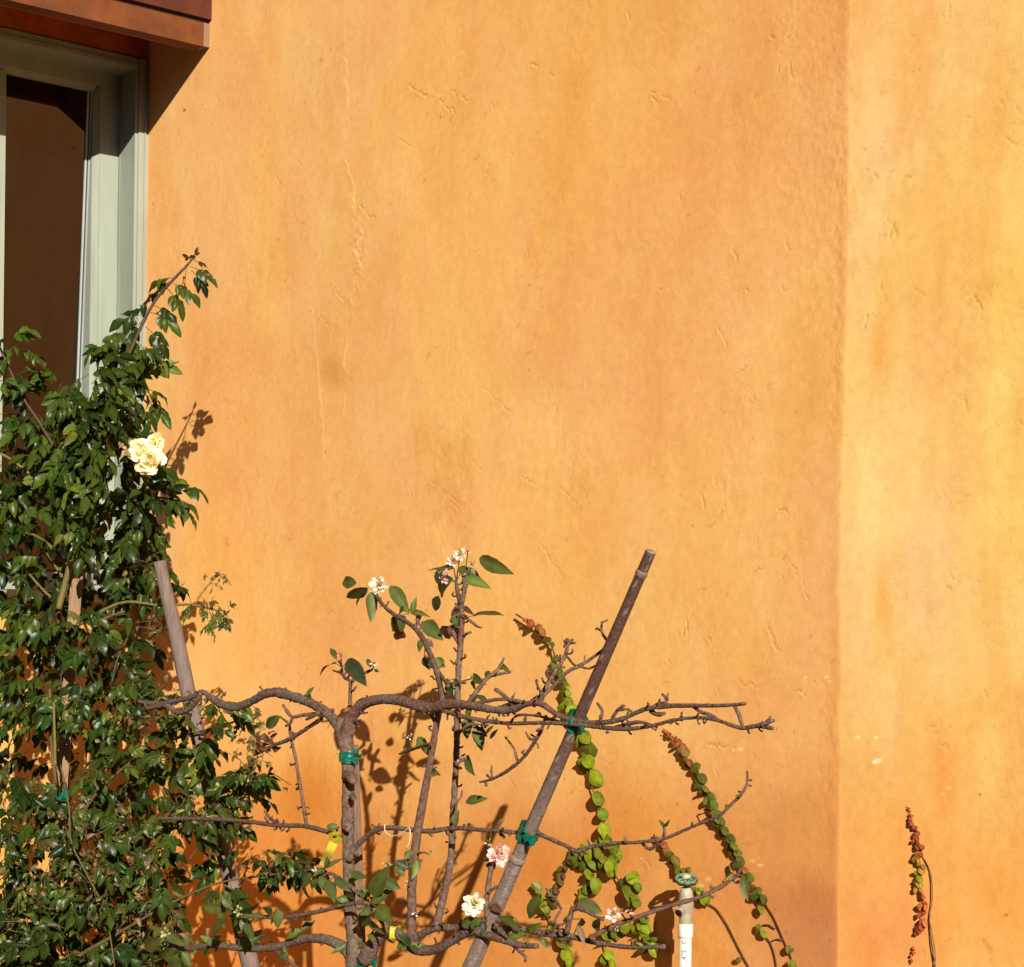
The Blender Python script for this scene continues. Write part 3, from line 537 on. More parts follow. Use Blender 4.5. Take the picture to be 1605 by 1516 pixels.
limb("branch", [(572, 1506, 16), (582, 1486, 14), (592, 1470, 12), (606, 1461, 10), (622, 1461, 9.5), (634, 1474, 10), (650, 1488, 10), (677, 1489, 9.2), (703, 1478, 8.6), (729, 1463, 8), (745, 1460, 7.6), (766, 1466, 8), (787, 1472, 7.4), (812, 1481, 6), (842, 1483, 5)], DT, .66, (0.125, 0.072, 0.052), BK3, 6, 17, 13, .08,
     [([(795, 1475, 3), (806, 1484, 2.6), (816, 1493, 2.6), (824, 1500, 2.4), (823, 1508, 2)], .66, .66), ([(612, 1462, 7), (602, 1447, 5.4), (592, 1434, 4.8), (579, 1417, 4.2), (562, 1400, 3.8), (540, 1382, 3.4), (518, 1369, 3), (504, 1374, 2)], DT, .7), ([(766, 1464, 5.6), (766, 1443, 5.4), (762, 1420, 5), (764, 1400, 5), (767, 1375, 4.6), (770, 1358, 4)], .66, .64), ([(765, 1400, 3), (778, 1390, 2.6)], .65, .65), ([(764, 1418, 3), (752, 1412, 2.4)], .65, .65), ([(776, 1448, 3), (786, 1462, 2.4), (796, 1470, 2)], .67, .67)])
limb("branch", [(640, 1478, 7), (655, 1467, 6.6), (684, 1455, 6.6), (716, 1454, 6), (745, 1452, 5.4), (774, 1455, 5), (813, 1456, 6), (858, 1464, 6), (890, 1467, 5.4), (932, 1477, 4.6), (977, 1484, 4.4), (1010, 1485, 4.4), (1042, 1484, 4.2)], DT + .01, .6, (0.125, 0.072, 0.052), BK3, 12, 18, 10, .09,
     [([(888, 1462, 5), (893, 1440, 4.6), (898, 1422, 4.4)], .64, .64), ([(898, 1426, 3.4), (912, 1424, 3), (925, 1432, 3), (945, 1442, 2.8)], .64, .64), ([(858, 1462, 3), (874, 1452, 2.4), (884, 1448, 2)], .64, .64), ([(862, 1402, 2.6), (872, 1412, 2.4), (880, 1425, 2)], .64, .6), ([(862, 1404, 2), (856, 1392, 2)], .64, .64), ([(880, 1466, 3), (870, 1445, 2.4), (880, 1425, 2)], .64, .62)])
limb("branch", [(925, 1470, 4), (940, 1462, 4.4), (964, 1450, 4.4), (1003, 1436, 4.2), (1043, 1422, 4), (1075, 1413, 4), (1100, 1405, 4), (1125, 1393, 4), (1140, 1383, 3.6), (1152, 1374, 3)], .64, .40, TW, BK2, 6, 19, 8, .10,
     [([(1148, 1378, 3), (1156, 1372, 3), (1160, 1362, 2)], .4, .4), ([(1120, 1395, 4), (1118, 1390, 3)], .42, .42)])

# leaves, traced one by one
AL = MB(); AG = (0.056, 0.080, 0.016); AR = (0.10, 0.045, 0.022); AD = (0.020, 0.034, 0.010); AY = (0.085, 0.125, 0.018)
def stalk(mb, p, col=(.085, .07, .028), r=.0008, mx=.032):
    q = min(TP, key=lambda t: (t - p).length_squared); L = (q - p).length
    if .004 < L < mx:
        m_ = p.lerp(q, .5) + Vector((0, -.1, -.25)) * L * .15; tube(mb, [(*p, r), (*m_, r * 1.1), (*q, r * 1.5)], col, 5, .006, 0)
def aleaf(x0, y0, x1, y1, w, D, col=AG, droop=0.22):
    p = P(x0, y0, D); q = P(x1, y1, D + R.uniform(-.02, .02)); d = q - p; L = d.length
    side = Vector((0, -1, 0.15)) + Vector((R.uniform(-.5, .5), 0, R.uniform(-.3, .5)))
    stalk(AL, p)
    e = mix(col, AR, 0.45 if R.random() < .6 else 0.15)
    leaf(AL, p, d, side, L * 1.06, w * mpp(p) * 1.1, jit(col, .15), droop * R.uniform(.5, 1.3), R.uniform(.15, .45), 0.03, 0.8, 9, edge=e, twist=R.uniform(-.5, .5))
LV = [(559, 914, 529, 912, 18, .36), (576, 921, 541, 942, 19, .36), (572, 928, 554, 946, 11, .36, AD), (582, 928, 582, 968, 18, .36), (612, 918, 639, 956, 20, .37), (636, 956, 612, 965, 18, .38),
      (636, 967, 611, 988, 26, .40), (629, 986, 622, 1007, 18, .40, AR), (645, 962, 652, 937, 9, .40, AY), (643, 960, 664, 957, 9, .40, AY), (640, 962, 634, 948, 9, .4, AY), (662, 974, 691, 998, 23, .42), (706, 982, 694, 1001, 22, .42, AR), (705, 980, 717, 1000, 16, .42, AR), (666, 1001, 680, 1013, 10, .43, AR), (659, 1003, 657, 1019, 9, .44),
      (665, 1030, 671, 1047, 13, .5), (684, 1031, 697, 1046, 14, .5, AY), (752, 874, 792, 898, 22, .33), (712, 892, 669, 886, 17, .34), (709, 906, 675, 932, 25, .36), (688, 934, 680, 958, 15, .38, AD), (724, 894, 752, 912, 24, .33), (726, 905, 764, 917, 17, .35, AY), (735, 900, 718, 888, 14, .34), (690, 893, 684, 915, 14, .37, AD),
      (721, 951, 706, 966, 11, .40, AR), (726, 951, 737, 959, 8, .40, AR), (742, 965, 781, 954, 17, .40), (722, 962, 712, 984, 18, .41), (708, 965, 719, 975, 18, .41), (527, 1040, 496, 1041, 11, .6, AD), (527, 1034, 518, 1011, 9, .6), (545, 1034, 565, 1066, 24, .6, AD), (582, 1046, 574, 1030, 8, .6), (586, 1050, 594, 1053, 5, .6, AD),
      (488, 1095, 459, 1087, 16, .68), (480, 1091, 490, 1077, 7, .68), (440, 1123, 407, 1143, 16, .68), (438, 1123, 449, 1132, 3, .68, AY), (734, 1126, 731, 1154, 18, .56), (745, 1138, 755, 1174, 18, .56), (742, 1140, 762, 1152, 15, .56), (732, 1184, 737, 1211, 16, .58), (730, 1257, 757, 1249, 14, .58), (712, 1297, 717, 1272, 10, .6),
      (642, 1158, 636, 1176, 12, .62), (655, 1155, 668, 1174, 15, .62), (664, 1170, 670, 1180, 12, .62), (675, 1205, 683, 1212, 10, .62), (489, 1368, 470, 1394, 11, .71), (492, 1374, 502, 1404, 15, .71), (500, 1374, 514, 1396, 14, .71), (514, 1380, 521, 1408, 18, .71), (524, 1376, 546, 1394, 14, .71), (550, 1369, 572, 1375, 12, .71), (545, 1390, 556, 1412, 12, .7, AD),
      (584, 1404, 603, 1369, 24, .72), (600, 1380, 626, 1392, 18, .72), (582, 1415, 612, 1397, 15, .72), (590, 1422, 609, 1442, 24, .72), (580, 1428, 561, 1455, 22, .72), (578, 1424, 568, 1432, 14, .72), (434, 1424, 437, 1455, 16, .75), (376, 1443, 398, 1468, 15, .76), (576, 1465, 588, 1474, 8, .7, AY), (512, 1297, 530, 1295, 11, .7), (620, 1350, 640, 1362, 14, .69, AD), (634, 1345, 648, 1333, 12, .68), (618, 1362, 634, 1372, 10, .7), (575, 1440, 592, 1462, 10, .7),
      (253, 1471, 214, 1491, 20, .76), (273, 1486, 246, 1510, 21, .76, AY), (279, 1496, 268, 1522, 20, .76), (356, 1440, 318, 1474, 21, .77), (318, 1421, 352, 1428, 15, .77), (264, 1466, 287, 1479, 14, .76), (384, 1448, 397, 1466, 14, .76), (286, 1492, 300, 1515, 14, .75), (366, 1432, 340, 1416, 13, .77), (376, 1432, 404, 1424, 12, .77), (380, 1436, 410, 1436, 10, .77), (362, 1424, 348, 1404, 12, .77),
      (848, 1402, 822, 1444, 19, .62), (905, 1415, 938, 1428, 24, .62, (0.06, 0.07, 0.02)), (940, 1440, 927, 1468, 15, .62), (782, 1436, 812, 1447, 13, .66), (786, 1450, 799, 1471, 13, .66), (797, 1472, 816, 1461, 13, .66, AY), (826, 1460, 838, 1454, 12, .66, AY), (724, 1450, 750, 1441, 18, .68), (748, 1443, 737, 1456, 12, .68), (850, 1470, 858, 1486, 9, .64), (848, 1391, 838, 1384, 10, .62, (.25, .27, .14)), (772, 1362, 764, 1344, 12, .63, AD), (776, 1362, 762, 1352, 14, .63, AD),
      (770, 1350, 756, 1342, 10, .63, (.10, .11, .02)), (778, 1338, 776, 1322, 10, .63, (.10, .11, .02)), (1166, 1370, 1168, 1406, 15, .38), (1146, 1368, 1128, 1374, 26, .40, (.07, .075, .04)), (1150, 1360, 1162, 1352, 14, .38), (1041, 1296, 1036, 1288, 5, .55, AY), (1041, 1296, 1047, 1289, 5, .55, AY), (806, 1438, 790, 1446, 10, .66), (914, 1440, 906, 1460, 12, .62), (905, 1450, 914, 1474, 10, .62, (.2, .15, .1)), (770, 1418, 786, 1428, 12, .66, AR),
      (790, 1045, 779, 1052, 10, .55), (768, 1052, 760, 1063, 9, .55), (787, 1042, 795, 1052, 8, .55, AY), (745, 1068, 737, 1080, 12, .58, AY), (742, 1058, 752, 1072, 12, .58), (736, 1090, 748, 1100, 12, .6, AY), (744, 1090, 762, 1094, 10, .6), (702, 1070, 708, 1088, 14, .58, AD), (712, 1064, 720, 1080, 10, .58, AD), (740, 1112, 726, 1118, 10, .6, AY), (768, 1158, 776, 1145, 6, .58), (762, 1150, 770, 1138, 6, .58)]
for t in LV: aleaf(*t[:5], t[5], t[6] if len(t) > 6 else AG)
for i in range(75):   # small opening buds on the spurs
    t_ = R.choice(TP); dv = Vector((R.uniform(-1, 1), R.uniform(-1, .3), R.uniform(-.2, 1))).normalized(); p = t_ + dv * R.uniform(.001, .004)
    for k in range(R.choice([1, 2, 3])):
        leaf(AL, p, dv + Vector((R.uniform(-.7, .7), R.uniform(-.5, .5), R.uniform(-.5, .7))), Vector((R.uniform(-.5, .5), -1, .5)), R.uniform(.006, .013), R.uniform(.003, .006), jit(R.choice([AY, AG, AR, AR]), .25), .3, .5, 0, .8, 5)
TL = [t for t in TP if t.x < P(660, 1400, .67).x and t.z < P(500, 1330, .67).z]
for i in range(34):   # leafy spurs low on the tree
    t_ = R.choice(TL); hub = t_ + Vector((R.uniform(-.01, .01), -.006, R.uniform(.004, .018))); tube(AL, [(*t_, .0012), (*hub, .0010)], TW, 5, .005, .1)
    for k in range(R.choice([1, 2, 3])):
        leaf(AL, hub, Vector((R.uniform(-1, 1), R.uniform(-.8, .3), R.uniform(-.9, .8))), Vector((R.uniform(-.6, .6), -1, .5)), R.uniform(.018, .040), R.uniform(.009, .018), jit(R.choice([AG, AG, AY, AD]), .2), R.uniform(.1, .5), R.uniform(.1, .5), .03, .8, 8, edge=mix(AG, AR, R.random() * .6), twist=R.uniform(-.6, .6))
AL.build("foliage", M['apple'], tree)
def blossom(x, y, r, D, col, tint, n=12, name="blossom", par=None, open_=1.0, lab=None):
    mb = MB(); c = P(x, y, D); s = mpp(c); rr = R; stalk(mb, c + Vector((0, .006, -.004)), (.10, .075, .035), .0012, .08)
    for i in range(n):
        an = 2.4 * i + rr.uniform(-.3, .3); k = math.sqrt((i + .5) / n); cc = mix(col, tint, rr.random() ** 1.5)
        d = Vector((math.cos(an) * k * 1.2, -0.9 + 0.5 * k, math.sin(an) * k * 1.2)) + Vector((rr.uniform(-.3, .3),) * 3) * .5
        b = c + Vector((math.cos(an), 0, math.sin(an))) * (r * s * 0.45 * k)
        leaf(mb, b, d, Vector((rr.uniform(-.5, .5), -1, rr.uniform(-.2, .8))), r * s * rr.uniform(.5, .75), r * s * rr.uniform(.36, .52), cc, -.25, .4, 0, 1.1, 6, edge=cc, blunt=.55)
        tube(mb, [(*(c + Vector((0, .006, -.004))), .0006), (*b, .0006)], (0.10, 0.11, 0.03), 4, .01)
    for i in range(n // 3):
        p = c + Vector((rr.uniform(-1, 1), -1.0, rr.uniform(-1, 1))) * (r * s * .35)
        tube(mb, [(*c, .0004), (*p, .0005)], (0.45, 0.35, 0.08), 4, .01)
    o = mb.build(name, M['petal'], par or tree)
    if lab: o['label'] = lab
WH = (0.74, 0.73, 0.76); PK = (0.62, 0.30, 0.38); CRM = (0.45, 0.42, 0.25)
for t in [(594, 917, 17, .35, WH, (.5, .42, .4), 18), (588, 925, 8, .35, WH, WH, 6), (710, 878, 13, .33, WH, PK, 14), (721, 868, 13, .33, WH, (.5, .42, .42), 14), (733, 863, 8, .33, (.5, .42, .3), PK, 6), (697, 904, 13, .36, (.55, .38, .42), PK, 12), (657, 988, 8, .42, PK, WH, 8),
          (534, 1027, 7, .6, (.45, .14, .15), PK, 6), (586, 1039, 8, .6, PK, WH, 6), (722, 1190, 8, .58, WH, PK, 8), (783, 1339, 20, .64, WH, PK, 26), (743, 1417, 21, .68, (.74, .73, .74), WH, 26), (961, 1432, 14, .62, WH, PK, 14), (987, 1428, 8, .6, PK, WH, 6), (974, 1427, 6, .6, (.45, .15, .13), PK, 5),
          (643, 1155, 7, .62, (.5, .5, .36), CRM, 5), (606, 1353, 8, .7, CRM, (.3, .36, .15), 6), (497, 1366, 10, .71, CRM, WH, 8), (374, 1428, 10, .77, CRM, (.3, .36, .15), 8), (260, 1461, 10, .76, CRM, (.3, .36, .15), 8), (789, 1032, 7, .55, PK, CRM, 5), (800, 1053, 7, .55, PK, CRM, 5), (652, 1432, 7, .68, WH, WH, 5),
          (740, 884, 9, .34, CRM, (.3, .32, .1), 7), (726, 903, 8, .35, (.3, .36, .15), CRM, 6), (740, 1060, 8, .57, CRM, (.3, .3, .1), 6), (758, 1136, 8, .56, CRM, PK, 6), (636, 1384, 5, .69, WH, PK, 4), (766, 1320, 8, .64, (.25, .22, .08), CRM, 6), (968, 1455, 6, .6, (.45, .3, .22), WH, 5)]:
    blossom(*t[:4], t[4], t[5], t[6])
# dead curled leaves caught on the left twig
dd = MB()
for i in range(16):
    p = P(415 + R.uniform(-14, 14), 1162 + R.uniform(-12, 14), .67 + R.uniform(-.02, .03))
    leaf(dd, p, Vector((R.uniform(-1, 1), R.uniform(-1, 1), R.uniform(-1, 1))), Vector((R.uniform(-1, 1), -1, R.uniform(-1, 1))), .018, .013, jit((.11, .045, .02), .3), .6, .5, 0, .8, 5)
o = dd.build("withered_leaves", M['apple'], tree); o['label'] = "brown withered leaf cluster"

# ------------------------------------------------------------------ stakes and poles
def pole(name, mat, pts, c, sides=12, colf=None, rough=.04, par=None, step=.03):
    mb = MB(); tube(mb, pts, c, sides, step, rough, .02, colf); return mb.build(name, mat, par)
bam = thing("bamboo_pole", "long leaning bamboo pole, brown above and weathered grey below, right of the apple trunk", "pole")
bp = []
for i in range(30):
    t = i / 29; x = 1020 + (747 - 1020) * t * 1.9; y = 865 + (1495 - 865) * t * 1.9; w_ = 8.8 + 4.2 * min(t * 1.9, 1.3) ** 1.5
    p = P(x, y, .60 + .05 * t * 1.9); bp.append((p.x, p.y, p.z, w_ * mpp(p)))
p0 = Vector(bp[0][:3]); pe = Vector(bp[-1][:3])
def bamc(t, k):
    tt = t * 1.9; g = min(1, max(0, (tt - .33) / .35)); st = math.sin(k * 37 + math.sin(tt * 5) * 2) * .5 + .5
    c = mix((0.072, 0.034, 0.025), (0.20, 0.155, 0.135), g * (0.55 + .45 * st)); 
    if R.random() < .05: c = mix(c, (.3, .24, .18), .5)
    return jit(c, .12)
mb = MB(); tube(mb, bp, (.1, .05, .04), 16, .008, .015, .01, bamc)
mb.build("culm", M['bamboo'], bam)
def alongpole(t): i = t * 29 / 1.9; k = min(28, int(i)); f = i - k; return [bp[k][q] + (bp[k + 1][q] - bp[k][q]) * f for q in range(4)]
for t in (.055, .765, 1.22):
    q = alongpole(t); dirv = (pe - p0).normalized(); c = Vector(q[:3]); mb = MB()
    tube(mb, [(*(c - dirv * .006), q[3] * 1.00), (*(c - dirv * .003), q[3] * 1.10), (*(c), q[3] * 1.13), (*(c + dirv * .003), q[3] * 1.09), (*(c + dirv * .006), q[3] * 1.0)], (.16, .11, .08) if t < .5 else (.2, .15, .12), 16, .02, .02, smooth=False)
    mb.build("node_ring", M['bamboo'], bam)
mb = MB(); q = bp[0]; c = Vector(q[:3]); dv = (p0 - pe).normalized()
tube(mb, [(*(c - dv * .001), q[3] * 1.0), (*(c + dv * .0012), q[3] * .9)], (.24, .18, .13), 16, .02, .02, smooth=False); mb.build("cut_end", M['bamboo'], bam)
tube_pts = []
for (x, y, w_) in [(250, 880, 10), (262, 935, 10.5), (275, 990, 11.5), (287, 1048, 12), (297, 1095, 12), (325, 1215, 12.5), (350, 1330, 13), (385, 1480, 14), (440, 1720, 16), (560, 2250, 18)]:
    p = PZ(x, y, 4.15); tube_pts.append((p.x, p.y, p.z, w_ * mpp(p)))
st1 = MB(); tube(st1, tube_pts, (.165, .115, .10), 14, .02, .02, .01, lambda t, k: jit((.165, .118, .103), .12))
tag(st1.build("round_stake", M['wood']), "leaning round mauve brown wooden stake standing between the rose and the apple limb", "stake")
def flatstake(name, x0, y0, x1, y1, w0, w1, D, th, col, label):
    mb = MB(); a, b = (P(x0, y0, D), P(x1, y1, D)) if D < 3 else (PZ(x0, y0, D), PZ(x1, y1, D))
    s = Vector((1, 0.15, 0)).normalized(); f = Vector((.15, -1, 0)).normalized() * th
    wa = w0 * mpp(a) * .5; wb = w1 * mpp(b) * .5; n = 24; vs = []; fs = []; cs = []
    for i in range(n + 1):
        t = i / n; c = a.lerp(b, t); ww = wa + (wb - wa) * t; ww *= 1 + R.uniform(-.02, .02)
        vs += [c - s * ww, c + s * ww, c + s * ww - f, c - s * ww - f]; k = jit(col, .08); cs += [k] * 4
    for i in range(n):
        for k in range(4): fs.append((i * 4 + k, i * 4 + (k + 1) % 4, i * 4 + 4 + (k + 1) % 4, i * 4 + 4 + k))
    fs += [(3, 2, 1, 0), (n * 4, n * 4 + 1, n * 4 + 2, n * 4 + 3)]; mb.add(vs, fs, cs); return tag(mb.build(name, M['wood'], None, False), label, "stake")
flatstake("flat_stake", 129, 786, 40, 2000, 18, 20, 4.31, .012, (.24, .145, .08), "tan flat wooden stake standing upright in the middle of the rose bush")
flatstake("support_stake", 556, 1168, 592, 2300, 12, 22, .60, .014, (.15, .085, .062), "slim reddish wooden stake standing right behind the apple trunk")

# ------------------------------------------------------------------ ties and tags
GT = (0.0, 0.12, 0.075); YT = (0.60, 0.50, 0.02)
def band(label, x, y, D, rpx, hpx, axis, col=GT, tail=None, name="plant_tie", turns=1, cat="tie", group=None):
    put = (lambda X, Y, e=0.0: P(X, Y, D + e)) if D < 3 else (lambda X, Y, e=0.0: PZ(X, Y, D - e))
    root = thing(name, label, cat, group); c = put(x, y); s = mpp(c); ax = Vector(axis).normalized(); u = ax.cross(Vector((.2, 1, .1))).normalized(); v = ax.cross(u); n = 24
    for w_ in range(turns):
        mb = MB(); vs = []; cs = []; rows = 5; off = (w_ - (turns - 1) / 2) * hpx * s * .55; tl = R.uniform(-.25, .25); ph = R.uniform(0, 6)
        for r_ in range(rows + 1):
            for k in range(n):
                an = 2 * math.pi * k / n; rad = rpx * .93 * s * (1 + .06 * w_ + .05 * math.sin(r_ * 2.2 + k * .9 + ph) + R.uniform(-.03, .03))
                vs.append(c + (u * math.cos(an) + v * math.sin(an)) * rad + ax * (off + (r_ / rows - .5) * hpx * s * (1 + .25 * math.sin(an + ph)) + tl * rad * math.cos(an))); cs.append(jit(col, .3))
        fs = [(r_ * n + k, r_ * n + (k + 1) % n, (r_ + 1) * n + (k + 1) % n, (r_ + 1) * n + k) for r_ in range(rows) for k in range(n)]
        mb.add(vs, fs, cs); mb.build("loop", M['tape'], root)
    for (dx, dy, wd) in (tail or []):
        mb = MB(); vs = []; n2 = 6; e = put(x + dx * .3, y + dy * .3, rpx * s + .003); q = put(x + dx, y + dy, .02); d = q - e; sd = d.normalized().cross(Vector((0, 1, 0)))
        for i in range(n2 + 1):
            t = i / n2; w2 = wd * s * .5 * (.6 + .5 * math.sin(t * 2.6 + .4)); m_ = e + d * t + Vector((0, -.005 * math.sin(t * 3.1), .002 * math.sin(t * 6))); tw = .5 * math.sin(t * 3)
            vs += [m_ - sd * w2 + Vector((0, tw * w2, 0)), m_ + sd * w2 - Vector((0, tw * w2, 0))]
        mb.add(vs, [(2 * i, 2 * i + 1, 2 * i + 3, 2 * i + 2) for i in range(n2)], [jit(col, .25) for _ in vs]); mb.build("tail", M['tape'], root)
    return root
PX_ = (p0 - pe).normalized()
Z = (0, 0, 1); GG = "green tape ties"
band("green tape tie wrapped round the apple trunk just under its fork", 547, 1187, DT, 16, 13, (0.02, 0, 1), tail=[(20, -4, 10)], turns=2, group=GG)
band("green tape tie where the top limb crosses the bamboo pole", 902, 1133, .62, 17, 18, PX_, tail=[(-14, -2, 10), (16, 14, 8)], turns=2, group=GG)
band("green tape tie where the middle branch crosses the bamboo pole", 828, 1307, .635, 18, 13, PX_, tail=[(-10, -8, 9), (8, 18, 9), (-8, 8, 8)], turns=2, group=GG)
band("green tape tie low on the bamboo pole under the cream blossom cluster", 763, 1458, .647, 20, 9, PX_, tail=[(-12, 6, 8)], group=GG)
band("green tape tie at the foot of the apple trunk by the bottom edge", 574, 1508, .66, 20, 12, Z, tail=[(16, 4, 9)], group=GG)
band("green tape tie round the tan flat stake in the rose, upper loop", 126, 819, 4.305, 14, 8, (0, 0, 1), tail=[(10, 6, 8)], group=GG)
band("green tape tie round the tan flat stake in the rose, crumpled lower loop", 124, 845, 4.305, 14.5, 9, (.2, 0, 1), tail=[(14, -14, 10)], group=GG)
band("green tape tie half hidden in dark rose leaves low on the flat stake", 95, 1245, 4.31, 15, 14, (0, 0, 1), tail=[(6, 8, 8)], group=GG)
band("yellow tape ring round the lowest right limb of the apple tree", 617, 1463, DT, 11.5, 14, (1, 0, -.1), YT, name="yellow_ring", cat="tie")
mb = MB(); c = P(638, 1450, .67); vs = []
n_ = 10
for i in range(n_ + 1):
    t = i / n_; x = 643 - 12 * t - 2 * math.sin(t * 3); y = 1440 + 20 * t; ww = 4.5 * math.sin(math.pi * (.15 + .75 * t)) + 1.5
    vs += [P(x - ww, y, .66 + .008 * math.sin(t * 5)), P(x + ww, y - 2, .67 + .008 * math.cos(t * 5))]
mb.add(vs, [(2 * i, 2 * i + 1, 2 * i + 3, 2 * i + 2) for i in range(n_)], [jit(YT, .15) for _ in vs])
tag(mb.build("yellow_ribbon", M['tape']), "small curled yellow tape scrap beside the thick brown shoot", "ribbon")
mb = MB(); vs = []; n_ = 14
for i in range(n_ + 1):
    t = i / n_; x = 523 - 17 * t; y = 1320 + 37 * t; ww = 7
    D = .70 + .012 * math.sin(t * 4.2); vs += [P(x - ww + 1, y - 2, D), P(x + ww, y + 2, D + .004 * math.sin(t * 7))]
mb.add(vs, [(2 * i, 2 * i + 1, 2 * i + 3, 2 * i + 2) for i in range(n_)], [jit(mix((.80, .76, .06), (.92, .92, .45), max(0, i // 2 / n_ - .3)), .06) for i in range(len(vs))])
vs = []
for i in range(9):
    t = i / 8; an = t * 6.6; vs += [P(525 + 9 * math.cos(an) - 2, 1311 + 6 * math.sin(an) - 3, .69 + .006 * math.sin(an)), P(525 + 9 * math.cos(an) + 3, 1311 + 6 * math.sin(an) + 4, .70 + .006 * math.sin(an))]
mb.add(vs, [(2 * i, 2 * i + 1, 2 * i + 3, 2 * i + 2) for i in range(8)], [jit((.5, .42, .02), .25) for _ in vs])
tag(mb.build("marker_ribbon", M['tape']), "bright yellow marker ribbon hanging from a branch left of the apple trunk", "ribbon")
mb = MB(); tube(mb, pathD([(603, 1292, .7), (603, 1302, .7), (610, 1309, .7), (620, 1310, .7), (634, 1303, .7), (641, 1297, .7), (643, 1308, .7), (641, 1322, .7), (636, 1331, .6)], .70, .70), (.7, .6, .5), 5, .006, .02)
tag(mb.build("white_string", M['pvc']), "loose loop of white string on the branch right of the trunk", "string")

# ------------------------------------------------------------------ climbing rose
rose = thing("rose_bush", "dense dark green climbing rose with two cream flowers in front of the window", "rose bush")
RG = (0.013, 0.029, 0.005); RG2 = (0.040, 0.064, 0.008); RY = (0.085, 0.105, 0.016); RB = (0.10, 0.062, 0.022); RR_ = (0.06, 0.028, 0.014)
def dep(x, y):
    d = 4.40
    if y > 1000: d -= 0.35 * min(1, (y - 1000) / 300)
    if x > 240 and y > 1080: d = min(d, 3.98)
    return d
CG = (.115, .088, .018); CB = (.055, .026, .017)
canes = [([(100, 2150, 7), (108, 1700, 6.5), (112, 1400, 6), (104, 1200, 5.5), (98, 1050, 5), (92, 950, 5), (105, 900, 5), (122, 850, 5), (132, 800, 5), (140, 740, 4.5), (150, 680, 4), (172, 610, 3.5), (200, 560, 3), (222, 510, 2.6), (244, 470, 2.4), (270, 440, 2.2), (292, 417, 1.8), (306, 402, 1.2)], 4.35, 4.43, CB),
         ([(92, 955, 5.2), (100, 922, 5.2), (112, 880, 5), (128, 848, 4.8), (138, 820, 4)], 4.26, 4.28, CG),
         ([(106, 885, 3), (85, 862, 2.8), (60, 842, 2.4), (40, 835, 2)], 4.30, 4.36, CG),
         ([(95, 945, 2.4), (75, 932, 2.2), (50, 905, 2), (36, 885, 2)], 4.32, 4.36, CG), ([(98, 905, 2), (82, 880, 2), (66, 855, 1.8), (58, 840, 1.5)], 4.32, 4.36, CG),
         ([(120, 780, 3.5), (95, 720, 3), (60, 660, 2.6), (40, 630, 2.4), (20, 590, 2), (0, 545, 1.6)], 4.36, 4.36, CB), ([(60, 1300, 3), (20, 1326, 2.5), (-30, 1320, 2)], 4.2, 4.2, CG),
         ([(90, 765, 2.4), (50, 745, 2.2), (20, 722, 2), (-20, 700, 2)], 4.32, 4.32, (.16, .10, .035)), ([(140, 800, 3), (190, 790, 2.4), (250, 780, 2), (300, 792, 1.5)], 4.35, 4.40, CB),
         ([(120, 980, 3), (190, 945, 2.5), (250, 949, 2), (300, 948, 2), (345, 958, 1.6)], 4.30, 4.30, CG), ([(305, 948, 1.5), (318, 928, 1.4), (335, 908, 1.3), (350, 900, 1.2), (362, 918, .9)], 4.3, 4.3, (.20, .13, .04)),
         ([(150, 700, 3), (190, 690, 2.4), (215, 705, 2.2)], 4.30, 4.28, (.14, .16, .05)), ([(170, 720, 2.5), (178, 690, 2.3), (190, 668, 2)], 4.28, 4.28, (.16, .2, .07)),
         ([(115, 1300, 5), (150, 1245, 4), (205, 1195, 3.5), (270, 1160, 3), (340, 1140, 2.5), (400, 1120, 2)], 4.15, 4.1, CG), ([(118, 1430, 5), (190, 1360, 4), (235, 1330, 3.5), (270, 1300, 3), (330, 1270, 2.6), (400, 1240, 2)], 4.05, 4.0, CG),
         ([(120, 1500, 5), (190, 1460, 4), (260, 1420, 3), (340, 1385, 2.5), (420, 1372, 2), (500, 1362, 1.5)], 4.0, 3.9, CG), ([(95, 1200, 2), (108, 1265, 2), (112, 1320, 2), (136, 1370, 2), (165, 1430, 1.8), (180, 1516, 1.6)], 3.98, 3.9, CG),
         ([(78, 1080, 4), (80, 1160, 4), (88, 1230, 3.6)], 4.2, 4.2, CG), ([(84, 1100, 3.2), (87, 1200, 3.2)], 4.1, 4.1, (.2, .17, .03)), ([(150, 975, 2), (175, 965, 2), (195, 958, 1.6)], 4.2, 4.2, (.22, .15, .05)), ([(175, 1070, 2), (185, 1030, 2), (200, 1000, 1.6)], 4.3, 4.3, (.08, .06, .04))]
cn = MB()
for ci, (pts, y0, y1, c) in enumerate(canes):
    if ci >= 13: pts = [(x, y, r * .68) for x, y, r in pts]; c = mix(c, CB, .45)
    q = []
    for i, (x, y, r) in enumerate(pts):
        d = y0 + (y1 - y0) * i / (len(pts) - 1); p = PZ(x, y, d); q.append((p.x, p.y, p.z, r * d / F))
    tube(cn, q, c, 7, .01, .08, .05)
    for i in range(len(q) * 3):        # thorns
        k = R.randrange(len(q) - 1); t = R.random(); a = Vector(q[k][:3]).lerp(Vector(q[k + 1][:3]), t); r = q[k][3]
        dv = Vector((R.uniform(-1, 1), R.uniform(-1, 0), R.uniform(-.8, .3))).normalized(); tube(cn, [(*a, .0016), (*(a + dv * (r + .006)), .0002)], mix(c, (.12, .04, .02), .5), 4, .01, 0)
RL = MB()
def vhole(x, y):
    return float(vnoise(np.array([x / 46.0]), np.array([y / 40.0]), 201, 3)[0]) if y > 880 else -1.0
